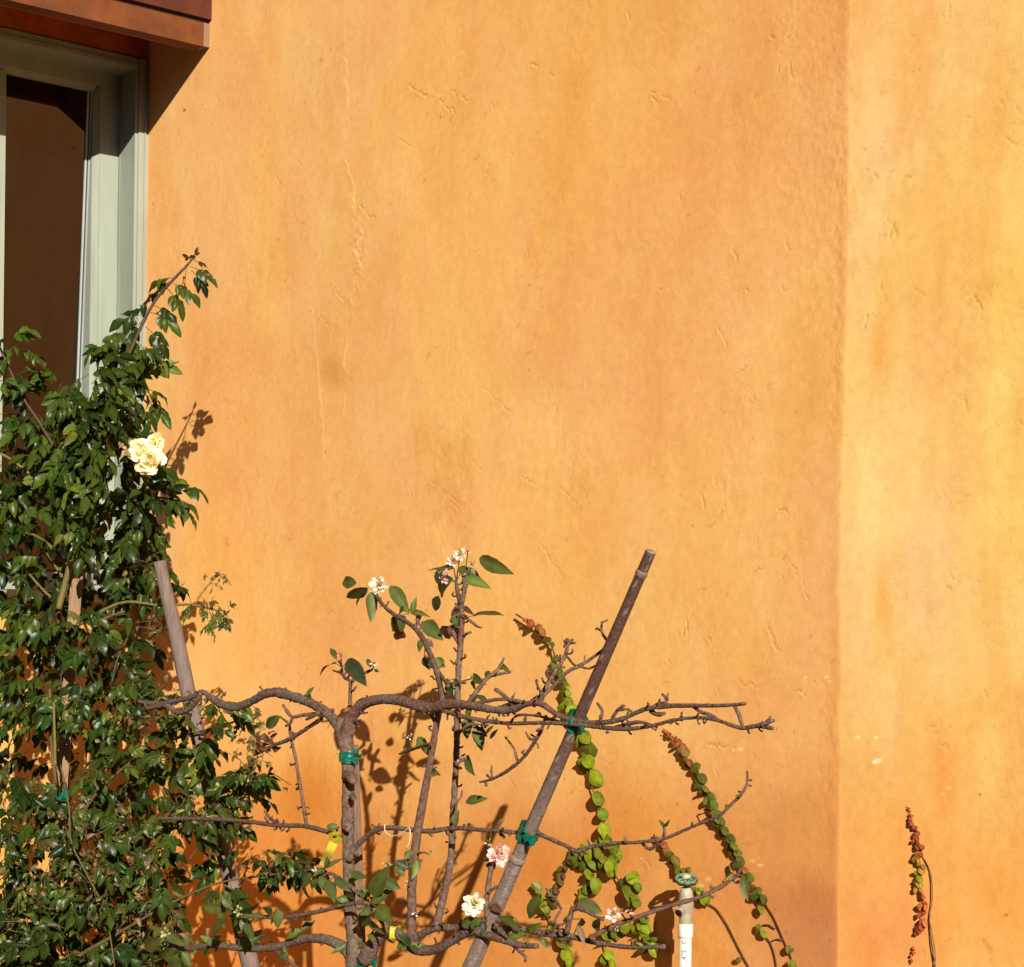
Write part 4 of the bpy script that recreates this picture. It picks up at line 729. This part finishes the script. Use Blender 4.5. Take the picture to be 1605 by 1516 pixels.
def compound(pos, d, n, L, col, dr=.3, fd=.25, tip=None):
    """a rose leaf: five or seven leaflets on a drooping stalk"""
    d = d.normalized(); up = Vector((R.uniform(-.9, .9), -0.45 + R.uniform(-.55, .55), 0.8 + R.uniform(-.5, .3))).normalized()
    s = d.cross(up).normalized(); up = s.cross(d).normalized(); st = L * (0.75 if n >= 5 else .5) * 1.6; pts = []
    for i in range(5): t = i / 4; pts.append(pos + d * (st * t) + Vector((0, 0, -1)) * (st * .28 * t * t))
    tube(RL, [(*p, .0009) for p in pts], mix(col, (.1, .1, .03), .5), 4, .05, 0, smooth=False)
    e = (pts[-1] - pts[-2]).normalized(); cc = jit(col, .22)
    hang = Vector((0, 0, -1)) * R.uniform(.15, .7)
    leaf(RL, pts[-1], e + hang * .6, up, L * 1.1, L * .55, jit(cc, .1), dr * R.uniform(.4, 1.5), fd * R.uniform(0.3, 2.2), .05, .78, 6, edge=tip)
    for k in range((n - 1) // 2):
        b = pts[3 - k * 1] if k < 3 else pts[1]
        for sg in (-1, 1):
            if R.random() < .06: continue
            dd_ = (e * .55 + s * sg * .9 + hang + Vector((R.uniform(-.2, .2), R.uniform(-.2, .2), R.uniform(-.2, .2))))
            leaf(RL, b, dd_, up + s * sg * R.uniform(-.1, .5), L * (1 - .12 * k) * R.uniform(.85, 1.1), L * .50 * (1 - .1 * k), jit(cc, .14), dr * R.uniform(.4, 1.5), fd * R.uniform(.3, 2.2), .05, .78, 6, edge=tip)
cl = [(205, 548, 34, 20, 7), (165, 585, 42, 22, 8), (205, 605, 38, 28, 10), (225, 640, 26, 22, 5), (155, 640, 52, 30, 15), (85, 620, 40, 26, 7), (18, 560, 36, 22, 7), (18, 612, 30, 16, 4), (55, 665, 46, 18, 5),
      (130, 690, 68, 32, 20), (190, 672, 40, 36, 9), (155, 740, 78, 32, 26), (90, 742, 46, 28, 8), (8, 745, 28, 56, 7), (195, 790, 56, 22, 10), (262, 785, 36, 12, 7), (28, 800, 50, 32, 11), (180, 838, 58, 36, 17), (235, 828, 22, 36, 6),
      (80, 825, 44, 30, 10), (15, 850, 40, 30, 8), (10, 905, 34, 24, 5), (85, 895, 30, 34, 6), (30, 870, 26, 30, 3), (190, 890, 56, 32, 13), (232, 918, 40, 26, 9), (182, 930, 44, 22, 7), (80, 968, 66, 26, 17), (130, 995, 44, 36, 11), (48, 1030, 46, 32, 11), (150, 1040, 26, 26, 4), (210, 1030, 46, 34, 12),
      (60, 1092, 56, 28, 13), (150, 1105, 84, 26, 18), (200, 1078, 46, 18, 6), (20, 1140, 30, 48, 8), (110, 1150, 76, 28, 14), (225, 1150, 56, 32, 12), (320, 1122, 46, 24, 15), (365, 1150, 30, 30, 12), (312, 1170, 44, 26, 10), (88, 1222, 74, 22, 14), (195, 1212, 56, 26, 11),
      (238, 1240, 36, 30, 8), (296, 1200, 44, 22, 9), (388, 1215, 24, 16, 4), (28, 1210, 36, 22, 5), (90, 1280, 56, 26, 9), (18, 1312, 30, 16, 5), (195, 1290, 54, 22, 5), (338, 1262, 60, 24, 16), (385, 1250, 24, 30, 7), (310, 1300, 56, 20, 10), (140, 1330, 74, 36, 17), (225, 1340, 46, 26, 8),
      (60, 1375, 56, 36, 13), (255, 1370, 44, 24, 8), (335, 1345, 34, 20, 4), (400, 1350, 34, 22, 8), (448, 1362, 38, 14, 11), (155, 1425, 84, 36, 22), (40, 1450, 46, 46, 13), (255, 1430, 52, 34, 12), (355, 1400, 40, 22, 6), (100, 1492, 95, 26, 20), (215, 1490, 60, 26, 14)]
for (cx_, cy_, rx, ry, n) in cl:
    for i in range(int(n * (2.1 if cy_ > 1050 else 1.6))):
        for _ in range(9):
            ux, uy = R.uniform(-1, 1), R.uniform(-1, 1)
            if ux * ux + uy * uy <= 1: break
        x = cx_ + ux * rx * .9; y = cy_ + uy * ry * .9 - 12
        if vhole(x, y) > .20 + (.06 if x < 200 else -.04): continue
        zz_ = dep(x, y) + R.uniform(-.13, .22) * (1 if y > 700 else .45)
        if x > 240 and y > 1080: zz_ = 3.98 + R.uniform(-.1, .13)
        sx_ = 129 - (y - 786) * .0733
        if abs(x - sx_) < 34 and not (852 < y < 948 or 1030 < y < 1085): zz_ = min(zz_, 4.23 + R.uniform(-.05, .02))
        elif abs(x - sx_) < 26: zz_ = max(zz_, 4.40)
        pos = PZ(x, y, zz_); ou = Vector((ux + R.uniform(-.6, .6), R.uniform(-.8, .2), -uy * .4 + R.uniform(-.6, .2)))
        r = R.random(); lowq = y > 1080
        if lowq and r < .26: col = mix(RG2, RY, R.random() * .8)
        elif lowq and r < .35: col = mix(RB, RG2, R.random() * .5)
        elif r < .30: col = RG2
        elif r < .39: col = mix(RY, RG2, R.random() * .6)
        else: col = mix(RG, RG2, R.random() * .8)
        L = R.uniform(.029, .046) * (1.0 if y < 1050 else .90)
        if lowq and r < .35: L *= .66
        compound(pos, ou, R.choice([5, 5, 7]), L, col)
def sprig(x, y, dx, dy, n, L, col, D=4.43): 
    compound(PZ(x, y, D), Vector((dx, R.uniform(-.25, .1), -dy)), n, L * 1.42, col)
for t in [(298, 418, 1, .25, 5, .026, RG2), (300, 424, .8, .7, 5, .022, RG), (292, 420, -.1, 1, 3, .022, RR_), (278, 436, -1, -.1, 5, .026, RG2), (272, 440, -.9, .3, 3, .024, RG), (272, 445, 1, .25, 7, .027, RG2), (262, 452, .7, .7, 5, .026, RG2), (258, 452, -1, .3, 3, .025, RG), (248, 465, -.9, .35, 5, .027, RG),
          (240, 478, .9, .3, 5, .024, RG), (236, 490, 1, .2, 7, .030, RG2), (232, 494, -1, -.05, 5, .033, RG), (226, 500, -.7, .6, 5, .030, RG), (216, 520, -.4, 1, 5, .03, RG2), (228, 512, .8, .6, 5, .028, RG), (215, 535, .9, .9, 5, .030, RG2), (210, 545, -1, .2, 5, .032, RG), (303, 404, .3, -1, 3, .012, RR_), (300, 408, -.5, -.8, 3, .012, RR_), (305, 410, .8, -.1, 3, .014, RR_),
          (222, 606, .5, .7, 3, .02, RR_), (225, 612, .8, .3, 5, .02, RY), (262, 778, 1, .1, 5, .03, RG2), (275, 788, .9, .5, 5, .026, RG2), (250, 775, .6, -.5, 5, .026, RG)]: sprig(*t)
for (x, y, r) in [(320, 945, 22), (345, 958, 22), (335, 975, 16)]:
    for i in range(9): compound(PZ(x + R.uniform(-r, r), y + R.uniform(-10, 10), 4.3), Vector((R.uniform(-1, 1), -.3, R.uniform(-1, .6))), 5, R.uniform(.011, .018), R.choice([RG2, RY, RY, RB]))
for i in range(12): compound(PZ(338 + R.uniform(-22, 24), 902 + R.uniform(-14, 18), 4.3), Vector((R.uniform(-1, 1), -.3, R.uniform(-1, .6))), 3, R.uniform(.007, .011), R.choice([RY, RB, RB]))
for i in range(10): compound(PZ(350 + R.uniform(-10, 10), 975 + R.uniform(-10, 10), 4.3), Vector((R.uniform(-1, 1), -.3, R.uniform(-1, .6))), 3, R.uniform(.009, .013), R.choice([RR_, RB]))
for i in range(22): compound(PZ(395 + R.uniform(-22, 18), 1155 + R.uniform(-50, 50), 4.1), Vector((R.uniform(-1, 1), -.3, R.uniform(-1, .6))), 5, R.uniform(.010, .016), R.choice([RY, RY, RB, RG2]))
for i in range(300):
    x = R.uniform(-20, 270); y = 1540 - 330 * R.random() ** 1.3; compound(PZ(x, y, dep(x, y) + R.uniform(-.05, .35)), Vector((R.uniform(-1, 1), R.uniform(-.8, .2), R.uniform(-1, .3))), 5, R.uniform(.024, .038), R.choice([RG, RG, RG2, RG2, mix(RG, RB, .5)]))
for i in range(190):
    x = R.uniform(-20, 235); y = R.uniform(640, 1200); compound(PZ(x, y, 4.62 + R.uniform(-.08, .1)), Vector((R.uniform(-1, 1), R.uniform(-.8, .2), R.uniform(-1, .3))), 5, R.uniform(.03, .042), RG)
# lower storey down to the ground, out of the picture
for i in range(90): compound(PZ(R.uniform(-60, 260), R.uniform(1540, 2050), 4.0 + R.uniform(-.2, .2)), Vector((R.uniform(-1, 1), -.3, R.uniform(-1, .3))), 5, R.uniform(.03, .042), mix(RG, RG2, R.random()))
# fine withered twigs and shrivelled leaves inside the bush
DL = MB()
for (x0, y0, rx, ry, n) in [(230, 985, 30, 30, 50), (150, 1300, 90, 60, 120), (120, 1380, 110, 60, 140), (260, 1110, 60, 40, 70), (330, 1270, 70, 40, 90), (400, 1190, 30, 60, 60), (80, 1450, 90, 60, 110), (220, 1420, 70, 60, 80), (210, 900, 40, 40, 30), (220, 1100, 40, 50, 50), (440, 1355, 50, 22, 40)]:
    for i in range(int(n * .6)):
        x = x0 + R.gauss(0, .55) * rx; y = y0 + R.gauss(0, .55) * ry; p = PZ(x, y, dep(x, y) + R.uniform(-.2, .15))
        c = jit(R.choice([(.11, .06, .03), (.09, .09, .025), (.12, .10, .03), (.08, .035, .02), (.16, .12, .06)]), .3)
        leaf(DL, p, Vector((R.uniform(-1, 1), R.uniform(-1, .5), R.uniform(-1, .6))), Vector((R.uniform(-1, 1), -1, R.uniform(-1, 1))), R.uniform(.010, .022), R.uniform(.006, .013), c, R.uniform(.2, 1.0), .6, .05, .8, 4, twist=R.uniform(-1, 1))
        if R.random() < .45:
            q = p + Vector((R.uniform(-1, 1), R.uniform(-.4, .4), R.uniform(-1, 1))) * .05; m_ = p.lerp(q, .5) + Vector((R.uniform(-1, 1), 0, R.uniform(-1, 1))) * .008
            tube(DL, [(*p, .0009), (*m_, .0009), (*q, .0006)], (.13, .10, .04), 4, .02, 0)
RL.build("foliage", M['rose'], rose); cn.build("stem", M['cane'], rose)
o = DL.build("withered_foliage", M['rose'], rose)
def roseflower(x, y, d, r, lab, n=30, sag=0.0):
    mb = MB(); c = PZ(x, y, d); s = d / F
    fw = Vector((R.uniform(-.35, .35), -1, R.uniform(-.1, .35))).normalized(); u = Vector((1, 0, 0)); v = fw.cross(u).normalized(); u = v.cross(fw)
    for i in range(n):
        k = (i + .5) / n; an = i * 2.399 + R.uniform(-.3, .3); out = u * math.cos(an) + v * math.sin(an)
        b = c + out * (r * s * .55 * k ** .7) + fw * (.010 * (1 - k)) - fw * .006; col = mix((.74, .67, .44), (.84, .82, .68), min(1, k * 2))
        if R.random() < .14: col = mix(col, (.42, .26, .10), .6)
        dr = out * (.15 + .9 * k) + fw * (1.15 - .95 * k) + Vector((R.uniform(-.3, .3), 0, R.uniform(-.3, .3)))
        leaf(mb, b, dr, fw * .8 - out * .6, r * s * (.42 + .3 * k) * R.uniform(.8, 1.2), r * s * (.75 + .35 * k) * R.uniform(.8, 1.2), jit(col, .05), R.uniform(-.7, .5), R.uniform(-.5, .5), .10, 1.0, 8, edge=mix(col, (.5, .36, .16), R.random() * .35), twist=R.uniform(-.7, .7), blunt=.45)
    o = mb.build("flower", M['petal'], rose); o['label'] = lab; return o
roseflower(221, 706, 4.20, 19, "large cream ruffled rose flower"); roseflower(237, 722, 4.19, 19, "large cream ruffled rose flower, lower lobe"); roseflower(226, 733, 4.20, 13, "large cream ruffled rose flower, lower lobe", 20); roseflower(244, 694, 4.24, 14, "small yellowing rose flower behind the large one", 20)
sp_ = MB()
for i in range(16):
    p = PZ(203 + R.uniform(-9, 9), 705 + R.uniform(-10, 14), 4.22); leaf(sp_, p, Vector((R.uniform(-1, .3), -.5, R.uniform(-1, 1))), Vector((0, -1, .3)), .015, .009, jit((.36, .26, .12), .3), .5, .6, 0, .8, 4)
sp_.build("spent_petals", M['petal'], rose)

# ------------------------------------------------------------------ creeping fig strands on the wall
FG = (0.155, 0.185, 0.005); FR = (0.26, 0.050, 0.018); FO = (0.085, 0.075, 0.010); FD = (0.055, 0.075, 0.008); FTAN = (.25, .12, .02)  # last tone is an orange tan for leaf edges and some leaves
def fig(label, strands, group="creeping fig shoots climbing the wall"):
    t = thing("creeping_fig", label, "vine", group); sm = MB(); fo = MB()
    for S in strands:
        pts = S['p']; D = S.get('D', .012) * .35
        if S.get('sr', 1.1) < 1.0: S['sr'] = .8
        if pts[0][0] > 1400:
            D = .003 - (toab(P(1440, 1400))[0] - KA) * math.tan(TURN) * 1.02
        q = [(x, y, r) for (x, y, r, *_) in pts]; tube(sm, pathD([(x, y, S.get('sr', 1.1)) for (x, y, r) in q], D), (.11, .05, .025), 5, .01, .1)
        L = 0; seg = []
        for i in range(len(q) - 1): seg.append(math.hypot(q[i + 1][0] - q[i][0], q[i + 1][1] - q[i][1]))
        tot = sum(seg); pos = 0; k = 0
        while pos < tot:
            a = 0; acc = 0
            while a < len(seg) - 1 and acc + seg[a] < pos: acc += seg[a]; a += 1
            f = (pos - acc) / seg[a]; x = q[a][0] + (q[a + 1][0] - q[a][0]) * f; y = q[a][1] + (q[a + 1][1] - q[a][1]) * f; r = q[a][2] + (q[a + 1][2] - q[a][2]) * f
            if r > 1.5 and R.random() > .06:
                r = r * R.uniform(.68, 1.12) * (.78 if pts[0][0] > 1400 else 1)
                sg = 1 if k % 2 else -1; tt = pos / tot; col = S['c'](tt)
                dx, dy = (q[a + 1][0] - q[a][0]) / seg[a], (q[a + 1][1] - q[a][1]) / seg[a]; nx, ny = -dy * sg, dx * sg
                p = P(x + nx * r * .15, y + ny * r * .15 - r * .7, D + .004 + R.uniform(0, .004)); an = R.uniform(-.5, .5)
                tip = P(x + nx * r * 1.05 + R.uniform(-.3, .3) * r, y + ny * r * .4 + r * .6, D + .007 + R.uniform(-.002, .004))
                d = tip - p; s = mpp(p)
                leaf(fo, p, d, Vector((R.uniform(-.9, .9), -1, .55 + R.uniform(-.7, .6))), r * 2.05 * s * R.uniform(.75, 1.15), r * 2.0 * s * R.uniform(.8, 1.1), jit(col, .3), R.uniform(.15, .7), R.uniform(-.5, .25), 0, .8, 8, blunt=.55, edge=mix(col, FTAN, .35 if R.random() < .4 else .05), notch=.22)
            pos += max(2.5, r * S.get('g', .86)) * R.uniform(.75, 1.5); k += 1
    sm.build("stem", M['cane'], t); fo.build("foliage", M['fig'], t)
gr = lambda t: mix(FG, FD, R.random() * .8)
fig("thick yellow green creeping fig running down the wall beside the bamboo pole", [
    dict(p=[(888, 1078, 6), (887, 1100, 10), (892, 1115, 10), (904, 1135, 9), (912, 1160, 12), (915, 1185, 14), (920, 1210, 14), (928, 1235, 14), (936, 1258, 12), (940, 1275, 9), (946, 1290, 12), (942, 1310, 12)], c=gr, D=.03),
    dict(p=[(945, 1318, 10), (960, 1330, 9), (972, 1345, 0)], c=gr, D=.03), dict(p=[(942, 1318, 10), (930, 1334, 11), (945, 1350, 12), (958, 1362, 13), (968, 1378, 12), (978, 1394, 13), (984, 1410, 11)], c=gr, D=.03),
    dict(p=[(962, 1340, 12), (965, 1355, 8)], c=gr, D=.03), dict(p=[(925, 1352, 12), (922, 1372, 13), (935, 1384, 12), (915, 1392, 10), (908, 1406, 9), (912, 1420, 7)], c=gr, D=.025), dict(p=[(912, 1330, 8), (908, 1350, 11), (914, 1365, 12)], c=gr, D=.02),
    dict(p=[(988, 1378, 13), (998, 1392, 10)], c=gr, D=.03), dict(p=[(992, 1412, 13), (1000, 1420, 10)], c=gr, D=.03), dict(p=[(1004, 1440, 10), (1008, 1465, 11), (1012, 1478, 12), (1010, 1495, 14), (1030, 1480, 10), (1034, 1490, 8)], c=gr, D=.03), dict(p=[(1000, 1455, 11), (1006, 1470, 11)], c=gr, D=.03),
    dict(p=[(984, 1455, 12), (945, 1465, 11), (950, 1490, 12), (948, 1505, 13), (965, 1515, 10)], c=gr, D=.025, g=1.0), dict(p=[(838, 1385, 8), (846, 1410, 8), (855, 1430, 9), (862, 1445, 9), (870, 1465, 0), (876, 1478, 11), (880, 1495, 12), (888, 1510, 10), (895, 1516, 9)], c=gr, D=.02),
    dict(p=[(900, 1335, 8), (890, 1350, 7), (882, 1366, 6), (876, 1385, 5), (868, 1400, 6), (850, 1440, 7)], c=lambda t: mix(FD, RR_, R.random()), D=.015)])
fig("short creeping fig shoot with red tip leaning up left of the bamboo pole", [dict(p=[(809, 963, 1), (820, 970, 3), (833, 978, 6), (842, 984, 8), (852, 996, 7), (860, 1003, 6), (868, 1022, 0), (871, 1038, 5), (867, 1043, 8), (876, 1060, 9), (884, 1068, 6), (887, 1078, 6)], c=lambda t: mix(FR, FD, min(1, max(0, t * 3 - .4))), D=.035, sr=1.4)])
fig("long diagonal creeping fig shoot from red tip to bare stems, right of the faucet", [
    dict(p=[(1040, 1143, 1.6), (1050, 1152, 3), (1060, 1163, 6), (1070, 1178, 7), (1078, 1196, 9), (1090, 1208, 9), (1098, 1226, 9), (1108, 1246, 9), (1114, 1268, 9), (1124, 1282, 9), (1134, 1305, 10), (1146, 1325, 10), (1156, 1345, 9), (1164, 1362, 9), (1176, 1384, 8), (1188, 1402, 9), (1200, 1416, 9)], c=lambda t: mix(FR, mix(FD, FO, R.random() * .6), min(1, t * 4)) if R.random() > .05 else mix(FR, FO, .4), D=.015, g=.75),
    dict(p=[(1200, 1418, 1), (1212, 1436, 1), (1225, 1465, 1), (1238, 1495, 1), (1246, 1516, 1), (1262, 1560, 1)], c=gr, D=.01), dict(p=[(1190, 1425, 7), (1194, 1432, 5)], c=gr), dict(p=[(1186, 1455, 6), (1194, 1464, 6)], c=gr), dict(p=[(1196, 1464, 1), (1208, 1478, 1), (1215, 1500, 1), (1218, 1520, 1)], c=gr, D=.01),
    dict(p=[(1236, 1487, 5), (1244, 1489, 4)], c=lambda t: FO), dict(p=[(1240, 1512, 9), (1250, 1516, 8)], c=gr), dict(p=[(1208, 1476, 1), (1218, 1472, 1), (1228, 1474, 1)], c=gr, D=.01), dict(p=[(1196, 1450, 1), (1206, 1450, 1), (1215, 1456, 1)], c=gr, D=.01)])
fig("reddish creeping fig shoot passing behind the faucet handwheel", [dict(p=[(1024, 1310, 2), (1036, 1320, 5), (1042, 1335, 7), (1052, 1342, 8), (1056, 1352, 9), (1062, 1364, 9), (1066, 1376, 7)], c=lambda t: mix(FR, FD, min(1, t * 1.4)), D=.012, g=.6), dict(p=[(1074, 1365, 6), (1078, 1362, 5)], c=lambda t: FO),
    dict(p=[(1066, 1376, 1), (1085, 1392, 1), (1098, 1400, 9), (1092, 1398, 9), (1108, 1414, 9), (1112, 1418, 0), (1124, 1426, 1), (1140, 1450, 1), (1155, 1480, 1), (1168, 1505, 1), (1176, 1520, 1), (1190, 1560, 1)], c=gr, D=.012), dict(p=[(1166, 1500, 1), (1160, 1502, 1), (1156, 1504, 4)], c=lambda t: FO)])
fig("thin creeping fig shoot with small red leaves alone on the right wall", [
    dict(p=[(1421, 1263, 1), (1426, 1270, 3), (1427, 1277, 3), (1430, 1296, 6), (1436, 1305, 6), (1436, 1320, 6), (1444, 1329, 7), (1441, 1340, 6), (1434, 1345, 7)], c=lambda t: mix(FR, (.14, .03, .02), R.random() * .5), D=-.015, sr=.8),
    dict(p=[(1434, 1345, 7), (1446, 1360, 7), (1438, 1374, 7), (1438, 1393, 8), (1445, 1398, 4)], c=lambda t: mix(FG, FTAN, R.random()), D=-.018, sr=.8), dict(p=[(1445, 1400, 4), (1446, 1410, 5), (1452, 1418, 7), (1446, 1428, 8), (1442, 1440, 8), (1450, 1445, 8), (1440, 1454, 8), (1438, 1460, 5), (1434, 1474, 0), (1432, 1495, 4), (1426, 1516, 1), (1418, 1560, 1)], c=lambda t: mix(FR, (.3, .07, .02), R.random()), D=-.022, sr=.9),
    dict(p=[(1444, 1341, 1), (1454, 1356, 1), (1460, 1375, 1), (1461, 1410, 1), (1457, 1440, 1), (1460, 1480, 1), (1467, 1520, 1), (1470, 1560, 1)], c=gr, D=-.025, sr=.9), dict(p=[(1456, 1440, 1), (1462, 1470, 1), (1466, 1500, 1), (1462, 1530, 1)], c=gr, D=-.025, sr=.7)])

# ------------------------------------------------------------------ standpipe with faucet
tap = thing("garden_faucet", "white plastic standpipe with weathered valve and green handwheel by the wall", "faucet")
DP = .075; WPV = (.62, .60, .56)
def axp(y, x=None): xx = 1081 + (y - 1380) * (-.085) if x is None else x; return P(xx, y, DP)
s_ = mpp(axp(1450)); base_ = axp(1455); X_, Y_ = base_.x, base_.y
zof = lambda y: P(1076, y, DP).z
def lathe(mb, prof, c, col, n=24, cx=X_, cy=Y_):
    vs = []; fs = []
    for (r, z) in prof:
        for k in range(n): an = 2 * math.pi * k / n; vs.append((cx + r * math.cos(an), cy + r * math.sin(an), z))
    for i in range(len(prof) - 1):
        for k in range(n): fs.append((i * n + k, i * n + (k + 1) % n, (i + 1) * n + (k + 1) % n, (i + 1) * n + k))
    fs.append(tuple(range(n))[::-1]); fs.append(tuple((len(prof) - 1) * n + k for k in range(n))); mb.add(vs, fs, [jit(col, .04) for _ in vs])
m1 = MB(); lathe(m1, [(9.7 * s_, -0.02), (9.7 * s_, zof(1469))], 0, WPV); pipe = m1.build("pipe", M['pvc'], tap)
m1 = MB(); lathe(m1, [(10 * s_, zof(1470)), (11.8 * s_, zof(1469)), (12 * s_, zof(1466)), (12 * s_, zof(1450)), (11.4 * s_, zof(1448))], 0, WPV); m1.build("coupling", M['pvc'], tap)
MC = (.30, .27, .18)
m1 = MB(); lathe(m1, [(9.6 * s_, zof(1449)), (10.2 * s_, zof(1446)), (10.2 * s_, zof(1438)), (9.2 * s_, zof(1434)), (10 * s_, zof(1430)), (11.6 * s_, zof(1426)), (12 * s_, zof(1415)), (11.4 * s_, zof(1404)), (9.5 * s_, zof(1396)), (8 * s_, zof(1392)), (4 * s_, zof(1390)), (2.2 * s_, zof(1388)), (2.2 * s_, zof(1376))], 0, MC); m1.build("valve_body", M['metal'], tap)
# spout pointing forward left and down, its shaded mouth painted as a dark disc
sd = Vector((-.55, -.75, -.38)).normalized(); c0 = Vector((X_, Y_, zof(1420))); m1 = MB()
tube(m1, [(*(c0 + sd * .004), 5.5 * s_), (*(c0 + sd * .017), 6 * s_), (*(c0 + sd * .022), 7.6 * s_), (*(c0 + sd * .027), 7.6 * s_)], (.28, .24, .2), 18, .01, .01, smooth=False)
sp1 = m1.build("spout", M['metal'], tap)
m1 = MB(); tube(m1, [(*(c0 + sd * .0268), 5.3 * s_), (*(c0 + sd * .0276), 5.3 * s_)], (.006, .005, .004), 18, .01, .0, smooth=False); m1.build("mouth_dark_disc", M['dark'], tap)
# handwheel: scalloped rim with spokes and pale hub
m1 = MB(); n = 40; zc = zof(1379); vs = []; Rr = 15.5 * s_
for k in range(n):
    an = 2 * math.pi * k / n; ra = Rr * (1 + .05 * math.cos(8 * an))
    for j in range(6):
        b = 2 * math.pi * j / 6; rr_ = ra + 2.6 * s_ * math.cos(b); vs.append((X_ + rr_ * math.cos(an), Y_ + rr_ * math.sin(an), zc + 4.2 * s_ * math.sin(b) - (Y_ - (Y_ + rr_ * math.sin(an))) * .30))
fs = [(k * 6 + j, k * 6 + (j + 1) % 6, ((k + 1) % n) * 6 + (j + 1) % 6, ((k + 1) % n) * 6 + j) for k in range(n) for j in range(6)]
m1.add(vs, fs, [jit((0, .042, .028) if math.sin(2 * math.pi * (i % 6) / 6) < .6 else (.16, .22, .13), .2) for i in range(len(vs))])
for k in range(4):
    an = k * math.pi / 2 + .5; m1.add([(X_ + r * math.cos(an + o_) , Y_ + r * math.sin(an + o_), zc + h) for r, o_, h in [(.003, -.8, .001), (.003, .8, .001), (Rr, .2, 0), (Rr, -.2, 0), (.003, -.8, .004), (.003, .8, .004), (Rr, .2, .003), (Rr, -.2, .003)]],
                                    [(0, 1, 2, 3), (7, 6, 5, 4), (0, 4, 5, 1), (1, 5, 6, 2), (2, 6, 7, 3), (3, 7, 4, 0)], (.05, .16, .10))
m1.build("handwheel", M['metal'], tap)
m1 = MB(); lathe(m1, [(6 * s_, zc + .001), (7.5 * s_, zc + .005), (7 * s_, zc + .008), (3 * s_, zc + .011)], 0, (.42, .40, .24), 14); m1.build("hub_screw", M['metal'], tap)
# printed lettering wrapped round the pipe
cu = bpy.data.curves.new("lettering", 'FONT'); cu.body = "ISI  .475.  C"; cu.size = 0.013; cu.align_y = 'CENTER'; cu.resolution_u = 3
to = bpy.data.objects.new("tmp", cu); sc.collection.objects.link(to); bpy.context.view_layer.update()
me = bpy.data.meshes.new_from_object(to.evaluated_get(bpy.context.evaluated_depsgraph_get())); bpy.data.objects.remove(to)
ymx = max(v.co.x for v in me.vertices); rad = 9.7 * s_ + .0004; ac = math.atan2(-1, -.28)
for v in me.vertices:
    x, y = v.co.x, v.co.y; z = zof(1472) - (ymx - x); an = ac + (-y) / rad; v.co = (X_ + rad * math.cos(an), Y_ + rad * math.sin(an), z)
me.materials.append(M['ink']); lo = bpy.data.objects.new("printed_lettering", me); sc.collection.objects.link(lo); lo.parent = pipe
